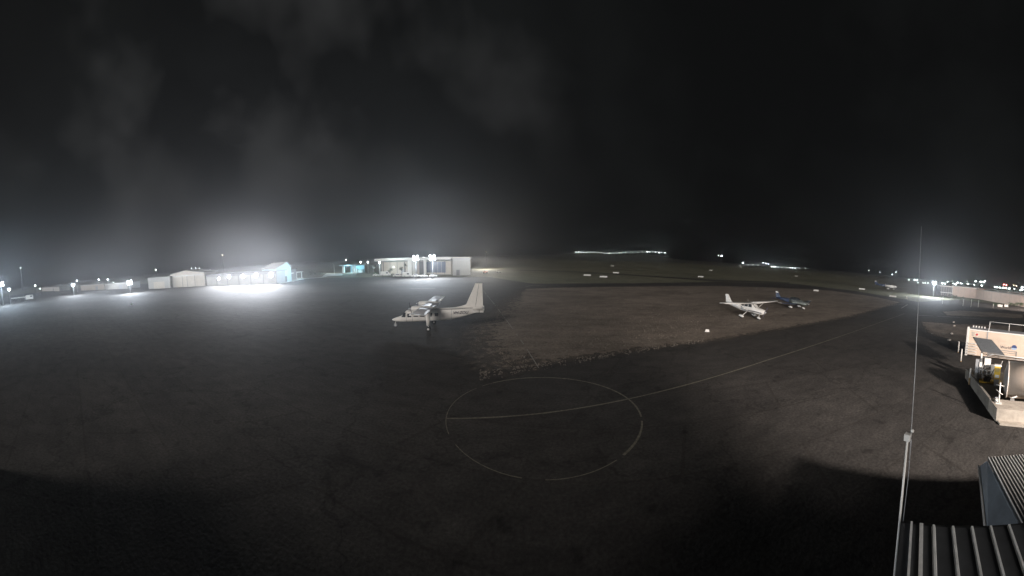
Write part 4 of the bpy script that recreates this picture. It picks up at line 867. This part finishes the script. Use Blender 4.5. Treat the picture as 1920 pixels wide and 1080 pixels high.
# antenna on the near roof corner
b = PD(1686, 985, 4.85); t = thing('whip_antenna', 'tall thin whip antenna on a white pole at the near roof corner', 'antenna', (b.x, b.y, b.z))
zt = PD(1694, 822, 4.85).z - b.z; zw = PD(1728, 425, 4.85).z - b.z
a = MB(); a.tube([(0, 0, -1.0), (0, 0, zt)], .018, 10); a.build('pole', WHITE, t); a = MB(); a.box((0, 0, zt + .03), (.09, .09, .1)); cl = a.build('clamp', WHITE, t)
off = w * .06
a = MB(); a.tube([(off.x, off.y, zt - .3), (off.x - .016, off.y + .04, zt + 1.0), (off.x - .032, off.y + .09, zt + 2.1), (off.x - .05, off.y + .15, zw)], [.007, .006, .004, .0018], 6); a.build('whip', mat('dull_whip', (.45,.45,.45), .6), t)
a = MB(); a.ball((off.x, off.y, zt + .13), .028, 10, 6); a.build('insulator', WHITE, t)
a = MB(); a.tube([(off.x, off.y, zt), (off.x + .02, off.y, zt - .6), (off.x - .04, off.y, -.2)], .005, 5); a.build('cable', GREYP, t)

# main building behind the camera, unseen, shaped for the shade it throws
t = thing('control_building', 'two storey building the picture is taken from', 'building', (0, -5.6, 0))
part(t, 'wall', WALLG, (-6.5, 0, 2.3), (18, 9, 4.6)); part(t, 'shade_wing', WALLG, (4.4, .7, 2.45), (4.2, 7.4, 4.9)); part(t, 'roof', ROOFM, (-6.5, -.2, 4.7), (18.4, 9, .16))  # side block is added to shade the near apron

# ------------------------------------------------------------------ town lights far away
TL = {}
def town_light(px, py, d, s, label, group, col='w', pole=True):
    q = PD(px, py, d); r = s / F * d / 2
    t = thing('distant_lamp', label, 'distant lamp', (q.x, q.y, 0), 0, group)
    m_ = {'w': glow_mat('distant_white_lamp', (.85, 1.0, .95), 13.0), 'd': glow_mat('distant_dim_lamp', (.9, 1.0, .92), 7.0), 'y': glow_mat('distant_warm_lamp', (1.0, .86, .6), 12.0), 'r': glow_mat('distant_red_lamp', (1.0, .16, .15), 14.0)}[col]
    key = (m_.name, round(r, 1))
    if key not in TL:
        a = MB(); a.ball((0, 0, 0), max(.1, round(r, 1)), 8, 6); o_ = a.build('lantern', m_, t); TL[key] = o_.data
    else:
        o_ = bpy.data.objects.new('lantern', TL[key]); C.objects.link(o_); o_.parent = t
    o_.location = (0, 0, q.z)
    a = MB(); a.tube([(0, 0, 0), (0, 0, q.z)], .12, 4); a.build('pole', GREYP, t)
random.seed(11)
x = 1080
while x < 1247:
    yy = 472.5 + 1.4 * math.sin((x - 1080) / 26) + (1.2 if x > 1130 else 0) + random.uniform(-.5, .5) - (.8 if 1100 < x < 1128 else 0)
    town_light(x, yy, 800, random.choice((.9, 1.2, 1.5, 2.2)), 'tiny white lamp in the string of lights on the dark hill', 'string of lamps on the far hill', random.choice('wwwd'))
    x += random.choice((4.6, 5.4, 6.5, 9))
for x, y, s in ((1347, 479, 1.8), (1393, 493, 3), (1403, 496, 1.6), (1412, 496.5, 1.4), (1421, 497, 1.4), (1447, 500, 2), (1451, 500, 2), (1454, 500.3, 2), (1459, 501, 1.6), (1466, 501.3, 1.6), (1475, 502, 1.6), (1482, 502, 2), (1486, 502.3, 2), (1491, 502.5, 2), (1499, 502.6, 1.3), (1510, 503, 1.3), (1629, 507, 1.8), (1650, 510.5, 1.6), (1680, 510, 2.2), (1673, 514.5, 2.2), (1606, 518.5, 1.3)):
    town_light(x, y, 600, s * .95, 'tiny pale lamp scattered along the dark horizon', 'scattered lamps on the dark horizon', 'd' if s < 2 else 'w')
for x, y, s, c_ in ((1704, 524.5, 2.4, 'd'), (1709, 530, 2.2, 'd'), (1715, 524.8, 3, 'w'), (1720, 525.3, 2.5, 'w'), (1721, 530.3, 2.6, 'w'), (1731, 530.3, 2.4, 'd'), (1735, 530.3, 2.2, 'd'), (1740, 530, 2.4, 'd'), (1767, 531.5, 3.5, 'w'), (1772, 531.5, 3, 'w'), (1777, 528.2, 2.5, 'w'), (1785.5, 526.5, 2, 'd'), (1787.5, 531.5, 2.2, 'w'), (1792, 533, 4, 'w'), (1795.5, 529.8, 3.3, 'w'), (1801, 530.8, 2.2, 'w'), (1803, 531.8, 2.2, 'w'), (1813.5, 527.3, 1.6, 'd'), (1814.5, 532.3, 3.4, 'w'), (1827, 533.8, 2.4, 'w'), (1829.3, 527.3, 3.6, 'w'), (1838, 528.3, 2.8, 'w'), (1840.5, 528.5, 2.8, 'w'), (1844.5, 528.8, 2.6, 'w'), (1847, 527, 2.6, 'w'), (1840.5, 535.6, 3.6, 'w'), (1865, 538, 3, 'w'), (1869, 538.5, 3.2, 'w'), (1874.5, 539, 3.4, 'w'), (1880, 539.5, 3.4, 'w'), (1883.5, 539.8, 3.6, 'w'), (1886.5, 540.3, 3, 'w'), (1892.5, 541, 4.2, 'w'), (1902, 541.8, 2.5, 'w'), (1905.5, 536, 2, 'y'), (1901, 534.7, 1.6, 'y'), (1913, 543.5, 2.5, 'w'), (1916.5, 538.8, 4.6, 'w'), (1917, 543, 3.5, 'w')):
    town_light(x, y, 520, s * .85, 'small white town lamp in the crowded row above the right hand sheds', 'town lamps above the right hand sheds', c_)
town_light(1882.3, 533.6, 520, 2.8, 'left one of the two red lamps above the long pink shed', 'red lamps above the sheds', 'r'); town_light(1887, 534.3, 520, 2.8, 'right one of the two red lamps above the long pink shed', 'red lamps above the sheds', 'r')
for x, y, s, lab in ((66, 535.3, 3.2, 'small white lamp left of the white low shed'), (75, 541, 2, 'dim white lamp by the left corner of the white low shed'), (38.5, 502.4, 1.6, 'faint lamp high above the flatbed truck'), (292, 506, 2, 'faint lamp above the side shed'), (393, 515, 2.4, 'small lamp between the gabled hangar and the wall floodlights'), (649, 487, 2, 'small lamp on top of the cyan portico'), (794, 482.8, 3, 'small lamp between the twin floodlights'), (213, 530, 2.2, 'left one of two dim lamps by the tall floodlight'), (219, 531, 2.2, 'right one of two dim lamps by the tall floodlight'), (417, 478.5, 1.6, 'faint warm lamp above the wall floodlights'), (912, 472.5, 1.2, 'faint lamp above the orange tractor')):
    town_light(x, y, 260, s * .85, lab, 'small lamps among the left buildings', 'y' if 'warm' in lab else 'w')

# ------------------------------------------------------------------ apron floodlight behind the camera (throws the fuel bund's shadow)
KL = (7.7, -25.0, 12.0)
t = thing('apron_floodlight', 'tall apron floodlight behind the building', 'floodlight', (KL[0], KL[1], 0)); a = MB(); a.tube([(0, 0, 0), (0, 0, 11.4)], [.16, .1], 10); a.build('pole', GALV, t); part(t, 'lamp_head', GREYP, (0, -.2, 11.6), (1.6, .4, .5))
lamp(t, (0, 1.7, 12.0), 120000, (1.0, .88, .80), .7, spot=1.15, aim=(20.5, 31, 0))

t = thing('shed_floodlight', 'floodlight outside the picture that lights the long pink shed', 'floodlight', (118, -14, 0)); a = MB(); a.tube([(0, 0, 0), (0, 0, 11.5)], [.16, .1], 10); a.build('pole', GALV, t); part(t, 'lamp_head', GREYP, (-.4, 0, 11.8), (.4, 1.4, .5))
lamp(t, (.6, 0, 12.0), 110000, (1.0, .86, .78), .4, spot=2.4, aim=(60, 40, 0))
# ------------------------------------------------------------------ haze, added for the glow round the lamps
hz = MB(); hz.box((0, 0, 34), (12400, 12400, 76)); m = bpy.data.materials.new('glow_haze'); m.use_nodes = True; nt = m.node_tree
nt.nodes.remove(nt.nodes['Principled BSDF']); pv = nt.nodes.new('ShaderNodeVolumePrincipled'); pv.inputs['Color'].default_value = (.95, .96, 1, 1); pv.inputs['Density'].default_value = 0.0012; pv.inputs['Anisotropy'].default_value = 0.92; m.cycles.volume_sampling = 'EQUIANGULAR'
nt.links.new(pv.outputs['Volume'], nt.nodes['Material Output'].inputs['Volume'])
try: m.volume_intersection_method = 'FAST'
except Exception: pass
ho = hz.build('haze', m); ho['kind'] = 'stuff'; ho['label'] = 'thin mist added for the glow round the lamps'

# added fill sun in place of moonlight, broad to soften the shadows
ml = bpy.data.lights.new('moon_fill', 'SUN'); ml.energy = 2.1; ml.angle = math.radians(22); ml.color = (1, .94, .89); mo = bpy.data.objects.new('moon_fill', ml); C.objects.link(mo); mo.rotation_euler = Vector((.404, .834, -.375)).to_track_quat('-Z', 'Y').to_euler()
# ------------------------------------------------------------------ world
wd = bpy.data.worlds.new('World'); scene.world = wd; wd.use_nodes = True; nt = wd.node_tree; bg = nt.nodes['Background']
sky = nt.nodes.new('ShaderNodeTexSky'); sky.sky_type = 'NISHITA'; sky.sun_disc = False; sky.sun_elevation = math.radians(-3); sky.sun_rotation = math.radians(160)
tcn = nt.nodes.new('ShaderNodeTexCoord'); nz = nt.nodes.new('ShaderNodeTexNoise'); nz.inputs['Scale'].default_value = 2.6; nz.inputs['Detail'].default_value = 4
nt.links.new(tcn.outputs['Generated'], nz.inputs['Vector'])
cr = nt.nodes.new('ShaderNodeValToRGB'); cr.color_ramp.elements[0].position = .42; cr.color_ramp.elements[1].position = .72
cr.color_ramp.elements[0].color = (.0032, .0034, .0034, 1); cr.color_ramp.elements[1].color = (.0068, .0074, .0073, 1)
nt.links.new(nz.outputs['Fac'], cr.inputs['Fac'])
n3 = nt.nodes.new('ShaderNodeTexNoise'); n3.inputs['Scale'].default_value = 3.4; n3.inputs['Detail'].default_value = 3; nt.links.new(tcn.outputs['Generated'], n3.inputs['Vector'])
c3 = nt.nodes.new('ShaderNodeMapRange'); c3.inputs['From Min'].default_value = .46; c3.inputs['From Max'].default_value = .75; c3.inputs['To Max'].default_value = .032; nt.links.new(n3.outputs['Fac'], c3.inputs['Value'])
dt = nt.nodes.new('ShaderNodeVectorMath'); dt.operation = 'DOT_PRODUCT'; dt.inputs[1].default_value = (-.62, .72, .3); nt.links.new(tcn.outputs['Generated'], dt.inputs[0])
c4 = nt.nodes.new('ShaderNodeMapRange'); c4.interpolation_type = 'SMOOTHSTEP'; c4.inputs['From Min'].default_value = .55; c4.inputs['From Max'].default_value = 1.0; nt.links.new(dt.outputs['Value'], c4.inputs['Value'])
m5 = nt.nodes.new('ShaderNodeMath'); m5.operation = 'MULTIPLY'; nt.links.new(c3.outputs[0], m5.inputs[0]); nt.links.new(c4.outputs[0], m5.inputs[1])
c6 = nt.nodes.new('ShaderNodeCombineXYZ'); [nt.links.new(m5.outputs[0], c6.inputs[k_]) for k_ in range(3)]
a6 = nt.nodes.new('ShaderNodeVectorMath'); a6.operation = 'ADD'; nt.links.new(c6.outputs[0], a6.inputs[0]); nt.links.new(cr.outputs['Color'], a6.inputs[1])
sc2 = nt.nodes.new('ShaderNodeVectorMath'); sc2.operation = 'SCALE'; sc2.inputs['Scale'].default_value = 0.002; nt.links.new(sky.outputs['Color'], sc2.inputs[0])
ad = nt.nodes.new('ShaderNodeVectorMath'); ad.operation = 'ADD'; nt.links.new(a6.outputs[0], ad.inputs[0]); nt.links.new(sc2.outputs[0], ad.inputs[1])
nt.links.new(ad.outputs[0], bg.inputs['Color']); bg.inputs['Strength'].default_value = 1.0

# ------------------------------------------------------------------ camera: a 180 degree cylindrical panorama
cam = bpy.data.cameras.new('camera'); co = bpy.data.objects.new('camera', cam); C.objects.link(co); scene.camera = co
co.location = (0, 0, H); co.rotation_euler = (PI / 2 - PITCH, 0, 0); cam.type = 'PANO'; cam.panorama_type = 'CENTRAL_CYLINDRICAL'
cam.central_cylindrical_range_u_min = -PI / 2; cam.central_cylindrical_range_u_max = PI / 2
cam.central_cylindrical_range_v_min = -540 / F; cam.central_cylindrical_range_v_max = 540 / F; cam.central_cylindrical_radius = 1.0
cam.clip_end = 20000; cam.clip_start = .05
scene.render.engine = 'CYCLES'; cy = scene.cycles
cy.use_denoising = True; cy.denoiser = 'OPENIMAGEDENOISE'; cy.max_bounces = 4; cy.diffuse_bounces = 2; cy.glossy_bounces = 2; cy.volume_bounces = 0; cy.transmission_bounces = 2
cy.sample_clamp_indirect = 2.0; cy.sample_clamp_direct = 12.0; cy.use_light_tree = True; cy.use_adaptive_sampling = False; cy.caustics_reflective = False; cy.caustics_refractive = False
vs = scene.view_settings; vs.view_transform = 'Standard'; vs.look = 'None'; vs.exposure = 0; vs.gamma = 1
